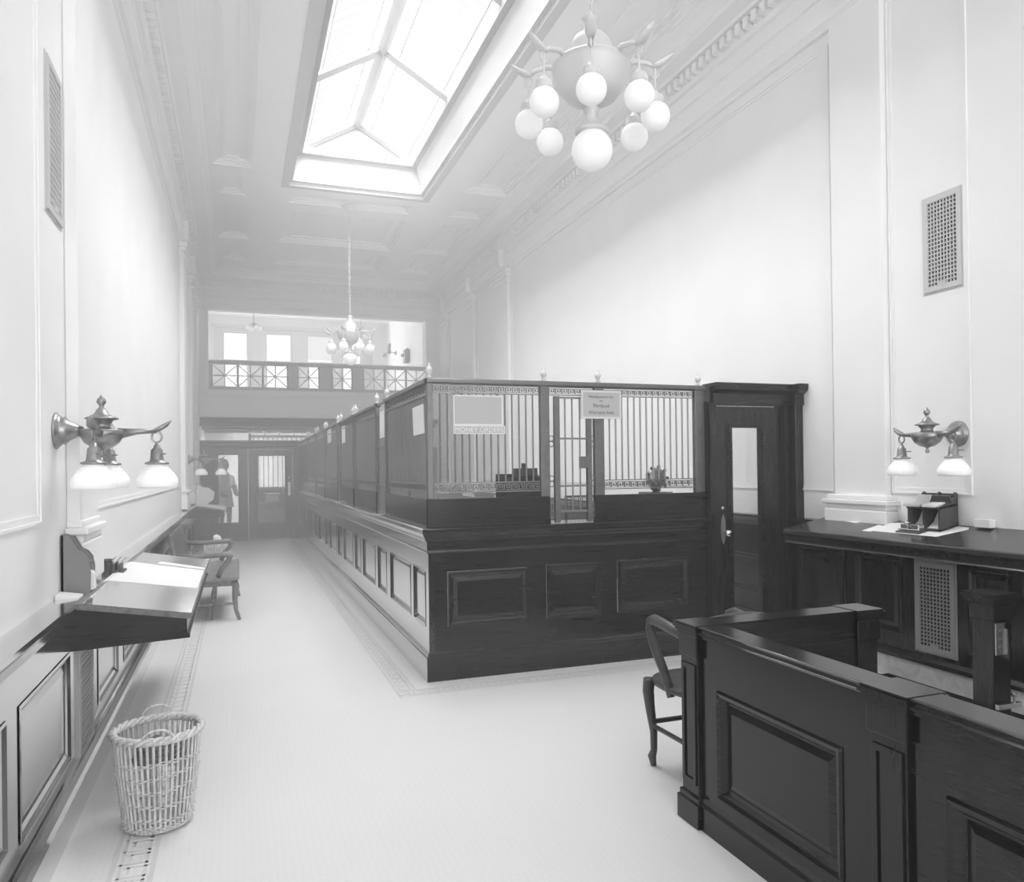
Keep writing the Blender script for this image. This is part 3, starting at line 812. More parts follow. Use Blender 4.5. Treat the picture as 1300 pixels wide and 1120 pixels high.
    for s_, z, h in (('Headquarters for', 2.030, .030), ('the', 2.002, .020), ('Portland', 1.958, .040), ('Warrants Sold', 1.908, .036)):
        text(t, s_, 2.622, 5.2475, z, h, M['ink2'])
def text(parent, body, x, y, z, h, mat):
    c = bpy.data.curves.new('lettering', 'FONT'); c.body = body; c.size = h; c.extrude = .0006; c.align_x = 'CENTER'
    c.materials.append(mat)
    o = bpy.data.objects.new('lettering', c); COL.objects.link(o); o.parent = parent
    bpy.context.view_layer.update()
    me = bpy.data.meshes.new_from_object(o.evaluated_get(bpy.context.evaluated_depsgraph_get()))
    bpy.data.objects.remove(o); me.name = 'lettering'
    o = bpy.data.objects.new('lettering', me); COL.objects.link(o); o.parent = parent
    o.location = Vector((x, y, z)) - parent.location; o.rotation_euler = (PI / 2, 0, 0)
    return o
front_screen()

XS = 1.285
def side_screens():
    bays = [(5.315, 6.93, 0), (6.93, 7.42, 1), (7.42, 8.87, 0), (8.87, 9.02, 2), (9.02, 10.20, 0), (10.20, 10.50, 1), (10.50, 11.95, 0), (11.95, 12.12, 2), (12.12, 13.30, 0), (13.30, 13.62, 1), (13.62, 15.1, 0), (15.1, 17.4, 0)]
    P = facex(XS, -1)
    names = ['the corner', 'the first wicket', 'a thin double post', 'the second wicket', 'the second double post', 'the third wicket', 'the far door']
    desc = ['between the near corner post and the first wicket', 'just past the first wicket', 'just before the second wicket', 'just past the second wicket', 'before the third wicket', 'past the third wicket', 'against the far partition']
    wdesc = ['nearest the counter corner', 'second along from the counter corner', 'third along from the counter corner']
    i0 = w0 = 0
    bar0 = MB().tube([(0, 0, 0), (0, 0, .645)], .0068, 6).build('bar', M['bars'], None, local=True)
    used = False
    for a, b, k in bays:
        if k == 2: continue
        y0 = a; base = (XS, a, 1.083)
        if k == 0:
            s = thing('teller_screen', 'barred bronze screen on the corridor side %s' % desc[i0], 'screen', base, group='corridor side teller screens'); i0 += 1
            if a > 5.4: post(s, XS - .02, XS + .02, a, a + .036, 1.288, 2.15)
            post(s, XS - .02, XS + .02, b - .036, b, 1.288, 2.15, b < 17)
            MB().sweep([(XS, a), (XS, b)], [(-.025, 2.112), (-.034, 2.12), (-.034, 2.14), (-.025, 2.15), (.025, 2.15), (.034, 2.14), (.034, 2.12), (.025, 2.112)]).build('top_rail', M['bronze'], s)
            kb = MB(); key_band(kb, P, a + .036, b - .036, 2.045, 2.112, -.006, .006, pitch=.11)
            kb.mbox(P, a, b, 2.03, 2.045, -.012, .014); kb.build('key_band', M['bars'], s)
            kb = MB(); key_band(kb, P, a + .036, b - .036, 1.328, 1.404, -.006, .006, pitch=.11); kb.build('key_band', M['bars'], s)
            m = MB(); m.box(XS - .022, XS + .022, a, b, 1.083, 1.288); m.build('board', M['wood'], s, bevel=.003)
            n = round((b - a - .072) / .0535); st = (b - a - .072) / n
            for i in range(1, n):
                y = .036 + i * st
                if not used: bar0.parent = s; bar0.location = (0, y, .319); used = True
                else: copy_one(bar0, s, (0, y, .319))
            if i0 == 1:
                MB().lathe([(.01, 0), (.01, .05)], (XS, 6.0, 1.285), 8).build('stop', M['bars'], s)
        else:
            s = thing('wicket_gate', 'narrow barred wicket gate in the corridor side screen, %s' % wdesc[w0], 'gate', base, group='corridor side wickets'); w0 += 1
            for yy in (a + .02, b - .05): MB().box(XS - .014, XS + .014, yy, yy + .03, 1.088, 2.04).build('stile', M['bronze'], s, bevel=.002)
            for z in (1.10, 1.362, 1.721, 2.03, 2.13): MB().box(XS - .008, XS + .008, a + .03, b - .03, z - .008, z + .008).build('rail', M['bars'], s)
            n = 5
            for i in range(1, n):
                y = a + .04 + i * (b - a - .08) / n
                MB().tube([(XS, y, 1.10), (XS, y, 2.03)], .0066, 6).build('bar', M['bars'], s)
            MB().box(XS - .02, XS + .02, b - .12, b - .04, 1.5, 1.585).build('lock_box', M['bronze'], s)
    # paper notices tied to the bars
    for lab, y0, y1, z0, z1, tilt in (('white notice on the screen nearest the counter corner', 5.40, 5.77, 1.76, 1.98, .03), ('white notice hung on the first wicket from the corner', 6.92, 7.24, 1.80, 2.05, 0),
                                      ('white notice hung by the second wicket along the corridor', 9.72, 10.05, 1.85, 2.07, 0), ('dim notice farthest along the corridor screen', 11.25, 11.72, 1.91, 2.11, 0)):
        m = MB(); x = XS - .0085
        m.prism([(y0 + tilt, z1), (y1 + tilt, z1 - .005), (y1, z0), (y0, z0 + .004)], facex(x, -1), 0, .002)
        n = tag(m.build('paper_notice', M['paper']), lab, 'notice', 'paper notices on the corridor screen')
    # clips or little shelves at the wickets
    for y in (7.1, 10.3):
        m = MB(); m.box(XC - .06, XC + .12, y - .12, y + .14, 1.084, 1.096)
        tag(m.build('coin_tray', M['nickel'], bevel=.004), 'shiny coin plate on the ledge below the %s wicket' % ('first' if y < 8 else 'second'), 'tray', 'coin plates below the wickets')
side_screens()

def teller_things():
    # things standing behind the front screen
    t = thing('ledger_rack', 'dark low ledger rack behind the near bay of the front screen', 'rack', (2.14, 5.75, .96))
    m = MB(); m.box(1.97, 2.33, 5.62, 5.86, .96, 1.0); m.box(1.97, 2.33, 5.84, 5.87, .96, 1.455)
    for x in (1.97, 2.08, 2.20, 2.305): m.box(x, x + .02, 5.60, 5.86, .98, 1.44)
    m.box(1.96, 2.335, 5.595, 5.61, 1.25, 1.43)
    m.build('case', M['dark'], t, bevel=.003)
    mm = MB(); mm.box(2.10, 2.25, 5.65, 5.80, 1.44, 1.50); mm.box(2.13, 2.16, 5.67, 5.70, 1.5, 1.54); mm.build('top_box', M['iron'], t)
    t = thing('check_writer', 'round headed desk machine behind the bars beside the counter door', 'machine', (3.42, 5.8, .96))
    MB().box(3.33, 3.50, 5.72, 5.90, .96, 1.27).build('pedestal', M['iron'], t, bevel=.01)
    MB().box(3.31, 3.52, 5.70, 5.92, 1.25, 1.28).build('plate', M['iron'], t)
    k = MB(); k.lathe([(.02, -.03), (.085, -.03), (.095, 0), (.085, .03), (.02, .03)], (3.415, 5.8, 1.40), 20, 'y'); k.build('drum', M['silver'], t, smooth=True)
    for i in range(9):
        a = i * 2 * PI / 9
        MB().sphere((3.415 + .1 * math.cos(a), 5.78, 1.40 + .1 * math.sin(a)), .017, 8).build('key', M['iron'], t, smooth=True)
    MB().tube([(3.415, 5.8, 1.28), (3.415, 5.8, 1.34)], .03, 10).build('neck', M['iron'], t)
    t = thing('mesh_divider', 'low wire mesh divider seen through the wicket gate', 'divider', (3.05, 6.5, .93))
    m = MB(); P = front(6.5)
    frame_cells(m, P, 2.86, 3.6, .93, 1.24, [(2.88, 3.58, .95, 1.22)], -.01, .01); m.build('frame', M['iron'], t)
    m = MB()
    for i in range(18): m.tube([(2.88 + i * .04, 6.5, .95), (2.88 + i * .04, 6.5, 1.22)], .003, 4)
    for i in range(7): m.tube([(2.88, 6.5, .97 + i * .04), (3.58, 6.5, .97 + i * .04)], .003, 4)
    m.build('mesh', M['iron'], t)
    m = MB(); m.box(2.75, 3.7, 6.35, 6.9, .88, .93)
    for x in (2.8, 3.64):
        for y in (6.4, 6.85): m.box(x - .025, x + .025, y - .025, y + .025, 0, .88)
    tag(m.build('teller_table', M['paper2'], bevel=.005), 'pale topped table under the mesh divider inside the counter', 'table')
teller_things()

# ------------------------------------------------------------------ counter door at the right wall
def counter_door():
    d = sroot('door_2', 'dark glazed door beside the counter with a plate knob', loc=(4.0, 5.29, 0))
    Y = 5.32; P = front(Y)
    f = MB(); frame_cells(f, P, 3.555, XR, 0, 2.02, [(3.645, 4.285, 0, 1.99)], 0, .09)
    f.mbox(P, 3.565, 3.60, 0, 2.0, .09, .115); f.mbox(P, 4.30, 4.345, 0, 2.0, .09, .11)
    f.build('door_frame', M['woodv'], d)
    f = MB(); f.mbox(P, 4.36, XR, 0, 2.06, .09, .17); f.build('pilaster', M['woodv'], d, bevel=.004)
    c = MB().sweep([(3.60, Y - .06), (XR, Y - .06)], [(-.1, 1.995), (.045, 1.995), (.045, 2.085), (.055, 2.09), (.09, 2.115), (.10, 2.155), (.10, 2.17), (-.1, 2.17)], side=-1)
    c.build('cornice', M['woodx'], d)
    c = MB().sweep([(4.345, Y - .14), (XR, Y - .14)], [(-.1, 1.995), (.045, 1.995), (.045, 2.085), (.055, 2.09), (.09, 2.115), (.10, 2.155), (.10, 2.17), (-.1, 2.17)], side=-1)
    c.build('cornice_return', M['woodx'], d)
    lf = MB(); frame_cells(lf, P, 3.65, 4.28, .012, 1.985, [(3.81, 4.092, .26, 1.812)], .015, .06); lf.build('leaf', M['woodv'], d)
    b = MB()
    for q, n1 in ((.045, .068), (.028, .074), (.012, .066)): frame_cells(b, P, 3.81 - q, 4.092 + q, .26 - q, 1.812 + q, [(3.81 - q + .014, 4.092 + q - .014, .26 - q + .014, 1.812 + q - .014)], .06, n1)
    b.build('glass_bead', M['wood'], d)
    MB().box(3.81, 4.092, Y - .04, Y - .034, .26, 1.812).build('pane', M['glass'], d)
    k = MB(); P2 = lambda u, v, n: (u, Y - .06 - n, v)
    pts = [(3.715 + .022 * math.sin(a) * (1 if abs(math.cos(a)) < .9 else .6), .985 + .125 * math.cos(a)) for a in [i * PI / 8 for i in range(16)]]
    k.prism(pts, P2, 0, .006); k.build('lock_plate', M['silver'], d)
    k = MB(); k.lathe([(.010, 0), (.010, -.03), (.026, -.04), (.03, -.055), (.022, -.07), (.004, -.074)], (3.725, Y - .066, .955), 16, 'y'); k.build('knob', M['nickel'], d, smooth=True)
    k = MB(); k.lathe([(.016, 0), (.018, -.006), (.006, -.012)], (3.713, Y - .06, 1.155), 12, 'y'); k.build('keyhole', M['nickel'], d, smooth=True)
counter_door()

# ------------------------------------------------------------------ check desks on both walls
def zR(x): return 1.0 + (x - 4.0) * .21
def zL(x): return .832 + (-.215 - x) * .165
def desks():
    P = lambda u, v, n: (u, n, v)       # u=x, v=z, n=y
    t = thing('check_desk', 'dark sloping check desk fixed along the wall beside the counter door', 'desk', (4.2, 4.0, .9))
    # slab profile with overhanging lip
    MB().prism([(3.985, .972), (3.985, .996), (3.995, 1.003), (4.36, zR(4.36)), (XR - .004, zR(XR)), (XR - .004, zR(XR) - .04), (4.0, .966)], P, 1.2, 4.86).build('desk_top', M['desk'], t)
    MB().prism([(4.0, .972), (4.02, .972), (4.02, .915), (4.012, .905), (3.992, .905), (3.990, .918), (4.0, .925)], P, 1.2, 4.84)        .build('apron', M['woodx'], t)
    MB().tube([(3.992, 1.21, .909), (3.992, 4.84, .909)], .007, 10).build('bead', M['glintwood'], t, smooth=True)  # rounded bead added for the bright line along the desk edge
    for y in (1.25, 4.80): MB().prism([(4.02, .91), (4.02, .972), (4.36, 1.03), (4.36, .72)], P, y, y + .04).build('bracket', M['wood'], t)
    def left(name, lab, y0, y1, g='check desks along the corridor wall'):
        t = thing(name, lab, 'desk', (-.45, (y0 + y1) / 2, .7), group=g)
        MB().prism([(-.212, .812), (-.208, .824), (-.215, .832), (XL + .004, zL(XL)), (XL + .004, zL(XL) - .03), (-.23, .805)], P, y0, y1).build('desk_top', M['deskl'], t)
        ap = MB(); ap.prism([(-.235, .806), (-.255, .806), (-.255, .716), (-.225, .716), (-.225, .726), (-.235, .735)], P, y0 + .02, y1 - .02); ap.build('apron', M['wood'], t)
        for y in (y0 + .015, y1 - .04):
            MB().prism([(-.24, .806), (XL + .004, zL(XL) - .03), (XL + .004, .695), (-.24, .716)], P, y, y + .025).build('end_board', M['wood'], t)
            MB().prism([(-.222, .715), (-.222, .727), (XL + .004, .705), (XL + .004, .69)], P, y - .012, y + .037).build('end_bead', M['wood'], t)
        return t
    left('check_desk', 'sloping check desk with papers nearest the camera on the corridor wall', 3.93, 6.28)
    left('check_desk', 'sloping check desk at the far end of the corridor wall', 14.4, 16.2)
desks()

def sheet(name, pts, zf, mat, label, cat, group=None, th=.0015, lift=.0008, curl=None):
    """thin sheet of paper lying on a sloping desk"""
    m = MB(); A = [m.v(x, y, zf(x) + lift) for x, y in pts]; B = [m.v(x, y, zf(x) + lift + th) for x, y in pts]
    k = len(pts); m.f(A[::-1]); m.f(B)
    for i in range(k): m.f([A[i], A[(i + 1) % k], B[(i + 1) % k], B[i]])
    return tag(m.build(name, mat), label, cat, group)

def desk_things():
    # ---- right hand desk
    sheet('paper_sheet', [(4.02, 4.10), (4.012, 3.67), (4.36, 3.57), (4.40, 3.60), (4.41, 4.06), (4.36, 4.2)], zR, M['paper'], 'large white sheet under the letter rack on the sloping desk', 'paper')
    sheet('paper_slip', [(4.013, 4.215), (4.034, 4.145), (4.278, 4.135), (4.297, 4.23)], zR, M['paper'], 'narrow white slip beside the large sheet on the sloping desk', 'paper', lift=.001)
    sheet('paper_slip', [(4.345, 4.68), (4.30, 4.45), (4.38, 4.40), (4.395, 4.56)], zR, M['paper'], 'white slip by the pilaster at the back of the sloping desk', 'paper')
    t = thing('letter_rack', 'small wooden letter rack with two pigeonholes and slips of paper', 'rack', (4.30, 3.82, 1.065))
    P = lambda u, v, n: (u, n, v)
    y0, y1 = 3.68, 3.93; z0 = 1.068
    for y in (y0, (y0 + y1) / 2 - .006, y1 - .012):
        pts = [(4.245, z0 - .010), (4.40, z0 + .022), (4.40, 1.305)]
        top = [(4.385, 1.31), (4.372, 1.295), (4.368, 1.275), (4.352, 1.268), (4.335, 1.25), (4.30, 1.235), (4.245, 1.215)]
        MB().prism(pts + top, P, y, y + .012).build('side_board', M['chairw'], t)
    MB().box(4.395, 4.405, y0, y1, 1.09, 1.30).build('back_board', M['chairw'], t)
    MB().prism([(4.235, 1.200), (4.40, 1.225), (4.40, 1.235), (4.235, 1.212)], P, y0, y1).build('shelf', M['chairw'], t)
    MB().prism([(4.245, z0 - .008), (4.40, z0 + .024), (4.40, z0 + .032), (4.245, z0 + .002)], P, y0, y1).build('floor_board', M['chairw'], t)
    MB().prism([(4.33, 1.235), (4.342, 1.235), (4.342, 1.29), (4.33, 1.285)], P, y0, y0 + .24).build('divider', M['chairw'], t)
    def stack(a, b, x0, x1, zz, h, lab):
        m = MB(); m.prism([(x0, zz), (x1, zz + (x1 - x0) * .19), (x1, zz + (x1 - x0) * .19 + h), (x0, zz + h)], P, a, b)
        return tag(m.build('paper_slips', M['paper']), lab, 'paper', 'slips in the letter rack')
    m = MB(); m.prism([(4.262, 1.074), (4.275, 1.073), (4.33, 1.10), (4.37, 1.19), (4.362, 1.192), (4.32, 1.112)], P, y0 + .014, y0 + .112); tag(m.build('paper_slips', M['paper']), 'slips curling in the nearer pigeonhole of the letter rack', 'paper')
    m = MB(); m.prism([(4.262, 1.074), (4.275, 1.073), (4.33, 1.10), (4.37, 1.19), (4.362, 1.192), (4.32, 1.112)], P, y0 + .133, y0 + .232); tag(m.build('paper_slips', M['paper']), 'slips curling in the farther pigeonhole of the letter rack', 'paper')
    m = MB(); m.prism([(4.225, 1.213), (4.32, 1.228), (4.32, 1.245), (4.225, 1.23)], P, y0 + .02, y0 + .12); tag(m.build('paper_pad', M['paper'], bevel=.003), 'pad lying on the nearer half of the letter rack shelf', 'pad')
    m = MB(); m.prism([(4.225, 1.213), (4.31, 1.226), (4.31, 1.24), (4.225, 1.226)], P, y0 + .14, y0 + .27); m.prism([(4.29, 1.228), (4.31, 1.228), (4.335, 1.29), (4.328, 1.292)], P, y0 + .135, y0 + .235)
    tag(m.build('paper_pad', M['paper2']), 'loose cards on the farther half of the letter rack shelf', 'pad')
    t = thing('ink_stand', 'glass and metal ink stand in front of the letter rack', 'inkstand', (4.21, 3.85, 1.045))
    MB().prism([(4.165, zR(4.165) + .003), (4.265, zR(4.265) + .003), (4.265, zR(4.265) + .012), (4.165, zR(4.165) + .012)], P, 3.77, 3.96).build('base', M['iron'], t, bevel=.002)
    for y in (3.80, 3.885): MB().box(4.195, 4.25, y, y + .06, 1.055, 1.098).build('ink_well', M['nickel'], t, bevel=.006)
    MB().lathe([(.022, 1.10), (.024, 1.106), (.008, 1.115)], (4.222, 3.915, 0), 12).build('lid', M['nickel'], t, smooth=True)
    MB().tube([(4.18, 3.78, 1.062), (4.18, 3.95, 1.062)], .004, 6).build('pen_rest', M['nickel'], t)
    t = thing('paper_block', 'white card block standing against the wall on the sloping desk', 'card', (4.40, 3.52, 1.08))
    MB().box(4.38, 4.43, 3.44, 3.55, 1.092, 1.145).build('card', M['paper'], t, bevel=.004)
    # ---- left hand desk near
    sheet('blotter_sheet', [(-.70, 4.70), (-.225, 4.72), (-.222, 5.54), (-.70, 5.62)], zL, M['paper'], 'large white blotter sheet across the near check desk', 'paper', th=.004)
    sheet('paper_slip', [(-.52, 5.66), (-.225, 5.60), (-.222, 5.68), (-.50, 5.78)], zL, M['paper'], 'long white slip beyond the blotter on the near check desk', 'paper', th=.006)
    sheet('paper_slip', [(-.76, 5.75), (-.69, 5.82), (-.70, 6.05), (-.77, 6.0)], zL, M['paper'], 'small slip by the wall near the far end of the near check desk', 'paper')
    m = MB(); zz = zL
    m.prism([(-.785, zL(-.785) + .002), (-.69, zL(-.69) + .002), (-.69, zL(-.69) + .026), (-.785, zL(-.785) + .026)], P, 3.945, 4.06)
    tag(m.build('memo_pad', M['paper'], bevel=.003), 'thick white pad at the near corner of the near check desk', 'pad')
    t = thing('pigeonhole_rack', 'scroll sided paper rack against the corridor wall on the near check desk', 'rack', (-.72, 4.15, .92))
    for y in (4.085, 4.145, 4.205):
        MB().prism([(-.785, .93), (-.69, .92), (-.665, .93), (-.663, 1.05), (-.672, 1.10), (-.69, 1.125), (-.715, 1.14), (-.735, 1.175), (-.75, 1.205), (-.785, 1.215)], P, y, y + .014).build('side_board', M['rackw'], t)
    MB().box(-.786, -.776, 4.085, 4.219, .93, 1.21).build('back_board', M['rackw'], t)
    MB().prism([(-.78, 1.09), (-.67, 1.075), (-.67, 1.085), (-.78, 1.10)], P, 4.09, 4.215).build('shelf', M['rackw'], t)
    m = MB(); m.prism([(-.765, .945), (-.70, .935), (-.655, .95), (-.662, 1.02), (-.69, 1.062), (-.76, 1.07)], P, 4.162, 4.202); tag(m.build('paper_roll', M['paper']), 'white slips bulging from the rack on the near check desk', 'paper')
    m = MB(); m.prism([(-.765, .945), (-.70, .935), (-.648, .95), (-.652, 1.02), (-.69, 1.062), (-.76, 1.07)], P, 4.102, 4.142); tag(m.build('paper_roll', M['paper']), 'wide bundle of white forms in the near half of the rack', 'paper')
    t = thing('ink_cup', 'dark ink cup beside the rack on the near check desk', 'cup', (-.735, 5.06, .92))
    MB().lathe([(.024, .918), (.026, .93), (.030, .985), (.034, .99), (.030, .992), (.024, .98)], (-.735, 5.06, 0), 16).build('cup', M['iron'], t, smooth=True)
    MB().lathe([(.04, .916), (.042, .922), (.02, .926)], (-.735, 5.06, 0), 16).build('foot', M['silver'], t, smooth=True)
    t = thing('pen_tray', 'dark pen tray with three pens on the near check desk', 'tray', (-.69, 5.12, .91))
    MB().prism([(-.74, zL(-.74) + .002), (-.645, zL(-.645) + .002), (-.645, zL(-.645) + .014), (-.74, zL(-.74) + .014)], P, 5.04, 5.20).build('base', M['iron'], t, bevel=.003)
    for k in range(3):
        MB().prism([(-.73 + k * .026, zL(-.73 + k * .026) + .014), (-.715 + k * .026, zL(-.715 + k * .026) + .014), (-.715 + k * .026, zL(-.715) + .05), (-.73 + k * .026, zL(-.73) + .04)], P, 5.05, 5.18).build('pen_rest', M['iron'], t)
    for k in range(3):
        x = -.725 + k * .027
        m = MB(); m.tube([(x, 5.03, zL(x) + .052), (x + .01, 5.12, zL(x) + .062), (x + .02, 5.21, zL(x) + .075)], [.003, .005, .004], 6)
        tag(m.build('dip_pen', M['nickel']), 'pale dip pen lying across the dark pen tray', 'pen', 'pens on the tray')
    # ---- left hand desk far
    sheet('blotter_sheet', [(-.77, 14.5), (-.23, 14.5), (-.23, 15.4), (-.76, 15.5)], zL, M['paper'], 'white sheets spread on the far check desk', 'paper', th=.012)
    t = thing('card_rack', 'pale rack of papers standing on the far check desk', 'rack', (-.6, 14.9, .93))
    MB().prism([(-.77, .94), (-.55, .90), (-.42, 1.0), (-.40, 1.13), (-.50, 1.22), (-.77, 1.25)], P, 14.85, 14.88).build('front_card', M['paper'], t)
    MB().box(-.78, -.70, 14.88, 15.1, .93, 1.28).build('back_board', M['paper2'], t, bevel=.004)
    # screwed bracket and bell push at the wall end
desk_things()

# ------------------------------------------------------------------ wall vents
def vent(name, label, X, s, y0, y1, z0, z1, mat, matb, nu, nv, fr, group=None):
    t = thing(name, label, 'vent', (X, (y0 + y1) / 2, z0), group=group)
    P = facex(X, s)
    f = MB(); frame_cells(f, P, y0, y1, z0, z1, [(y0 + fr, y1 - fr, z0 + fr, z1 - fr)], 0, .014)
    frame_cells(f, P, y0 - .012, y1 + .012, z0 - .012, z1 + .012, [(y0 + .008, y1 - .008, z0 + .008, z1 - .008)], 0, .006)
    f.build('frame', mat, t)
    b = MB(); b.mbox(P, y0 + .01, y1 - .01, z0 + .01, z1 - .01, -.002, .002); b.build('dark_backing', matb, t)  # flat sheet coloured for the shade behind the grille
    g = MB(); a, c, d, e = y0 + fr, y1 - fr, z0 + fr, z1 - fr
    for i in range(nu + 1):
        u = a + (c - a) * i / nu; g.mbox(P, u - .0038, u + .0038, d, e, .003, .010)
    for j in range(nv + 1):
        v = d + (e - d) * j / nv; g.mbox(P, a, c, v - .0038, v + .0038, .004, .0115)
    g.build('grille', mat, t)
    h = MB(); h.mbox(P, (y0 + y1) / 2 - .03, (y0 + y1) / 2 + .03, z0 + fr - .002, z0 + fr + .02, .003, .016); h.build('catch', mat, t)
vent('wall_vent', 'pale upright air vent high on the wall above the bracket lamp and letter rack', XR, -1, 3.65, 3.935, 2.66, 3.295, M['ventw'], M['iron'], 9, 21, .032)
vent('wall_vent', 'grey metal air vent low in the dark wainscot under the desk', XR - .08, -1, 3.67, 3.972, .235, .838, M['vent'], M['black'], 9, 21, .034)
vent('wall_vent', 'faint pale air vent high on the corridor wall', XL, 1, 3.86, 4.16, 2.68, 3.37, M['ventw'], M['vent'], 9, 21, .03)
vent('wall_vent', 'narrow vent low in the corridor wainscot under the near desk', XL + .07, 1, 4.06, 4.42, .16, .67, M['vent'], M['iron'], 9, 18, .03)

# ------------------------------------------------------------------ bracket lamps
def shade(x, y, z, r, parent, lab=None):
    """socket and flared opal shade hanging at the arm end; z = rim height"""
    k = r / .094
    sk = MB(); sk.lathe([(.012, z + .205 * k), (.016, z + .19 * k), (.026, z + .18 * k), (.030, z + .135 * k), (.034, z + .125 * k), (.052, z + .12 * k), (.055, z + .112 * k), (.03, z + .108 * k)], (x, y, 0), 16)
    sk.tube([(x, y, z + .16 * k), (x + .04, y - .04, z + .16 * k)], .004, 6)
    s = sk.build('socket', M['silver'], parent, smooth=True)
    prof = [(.034, .118), (.04, .108), (.055, .092), (.078, .065), (.091, .042), (.094, .025), (.090, .008), (.084, 0), (.080, .002), (.086, .02), (.087, .036), (.074, .06), (.05, .09), (.034, .106)]
    MB().lathe([(a * k, z + b * k) for a, b in prof], (x, y, 0), 28).build('lamp_shade', M['opal'], parent, smooth=True)
    MB().sphere((x, y, z + .055 * k), .026 * k, 12, 1.4).build('bulb', M['opal'], parent, smooth=True)

def leaf(mb, p, d, L, w):
    """small acanthus leaf finial starting at p along direction d, turned up"""
    d = Vector(d).normalized(); up = Vector((0, 0, 1)); pts = []
    mb.tube([Vector(p), Vector(p) + d * L * .35 + up * L * .12, Vector(p) + d * L * .75 + up * L * .38, Vector(p) + d * L + up * L * .62], [w * .55, w, w * .8, w * .15], 8, sq=.5)

def sconce(label, X, s, y, z, arms, out):
    t = thing('bracket_lamp', label, 'lamp', (X, y, z))
    xb = X + s * out
    MB().lathe([(r, s * h) for r, h in ((.085, 0), (.085, .008), (.075, .016), (.062, .03), (.066, .04), (.045, .06), (.03, .09), (.018, .115))], (X, y, z), 24, 'x').build('wall_plate', M['silver'], t, smooth=True)
    MB().tube([(X + s * .1, y, z), (xb - s * .08, y, z)], .013, 10).build('stem', M['silver'], t)
    prof = [(.006, -.125), (.012, -.118), (.012, -.105), (.006, -.098), (.012, -.088), (.045, -.078), (.075, -.055), (.092, -.025), (.098, .002), (.088, .006), (.04, .012), (.034, .03), (.045, .042), (.05, .050), (.072, .055), (.072, .061), (.05, .068), (.032, .08), (.022, .098), (.010, .112), (.012, .122), (.021, .134), (.017, .150), (.006, .162), (.003, .17)]
    MB().lathe(prof, (xb, y, z), 28).build('body', M['silver'], t, smooth=True)
    for dx, dy, L in arms:
        d = Vector((dx, dy, 0)).normalized()
        a = MB(); p0 = Vector((xb, y, z - .012)) + d * .07
        e = Vector((xb, y, z + .0)) + d * L
        a.tube([p0, p0.lerp(e, .5) + Vector((0, 0, .004)), e], [.026, .014, .010], 8)
        leaf(a, e - d * .02, d, .085, .026)
        a.build('arm', M['silver'], t, smooth=True)
        h = e + d * .0
        r = MB(); r.tube([(h.x + d.x * .022 * math.cos(i * PI / 8), h.y + d.y * .022 * math.cos(i * PI / 8), h.z - .028 + .026 * math.sin(i * PI / 8)) for i in range(16)], .005, 6, closed=True)
        r.tube([(h.x, h.y, h.z - .052), (h.x, h.y, h.z - .085)], .007, 8); r.build('hanger_ring', M['silver'], t)
        shade(h.x, h.y, h.z - .27, .094, t)
sconce('two armed bracket lamp with opal shades above the letter rack', XR, -1, 3.70, 1.69, [(0, 1, .20), (0, -1, .19)], .27)
sconce('large bracket lamp with opal shades over the near corridor desk', XL, 1, 4.02, 1.70, [(1, 0, .235), (0, 1, .22), (0, -1, .22)], .19)
sconce('small bracket lamp with opal shades over the far corridor desk', XL, 1, 14.0, 1.72, [(1, 0, .27), (-.2, 1, .22), (-.2, -1, .22)], .25)

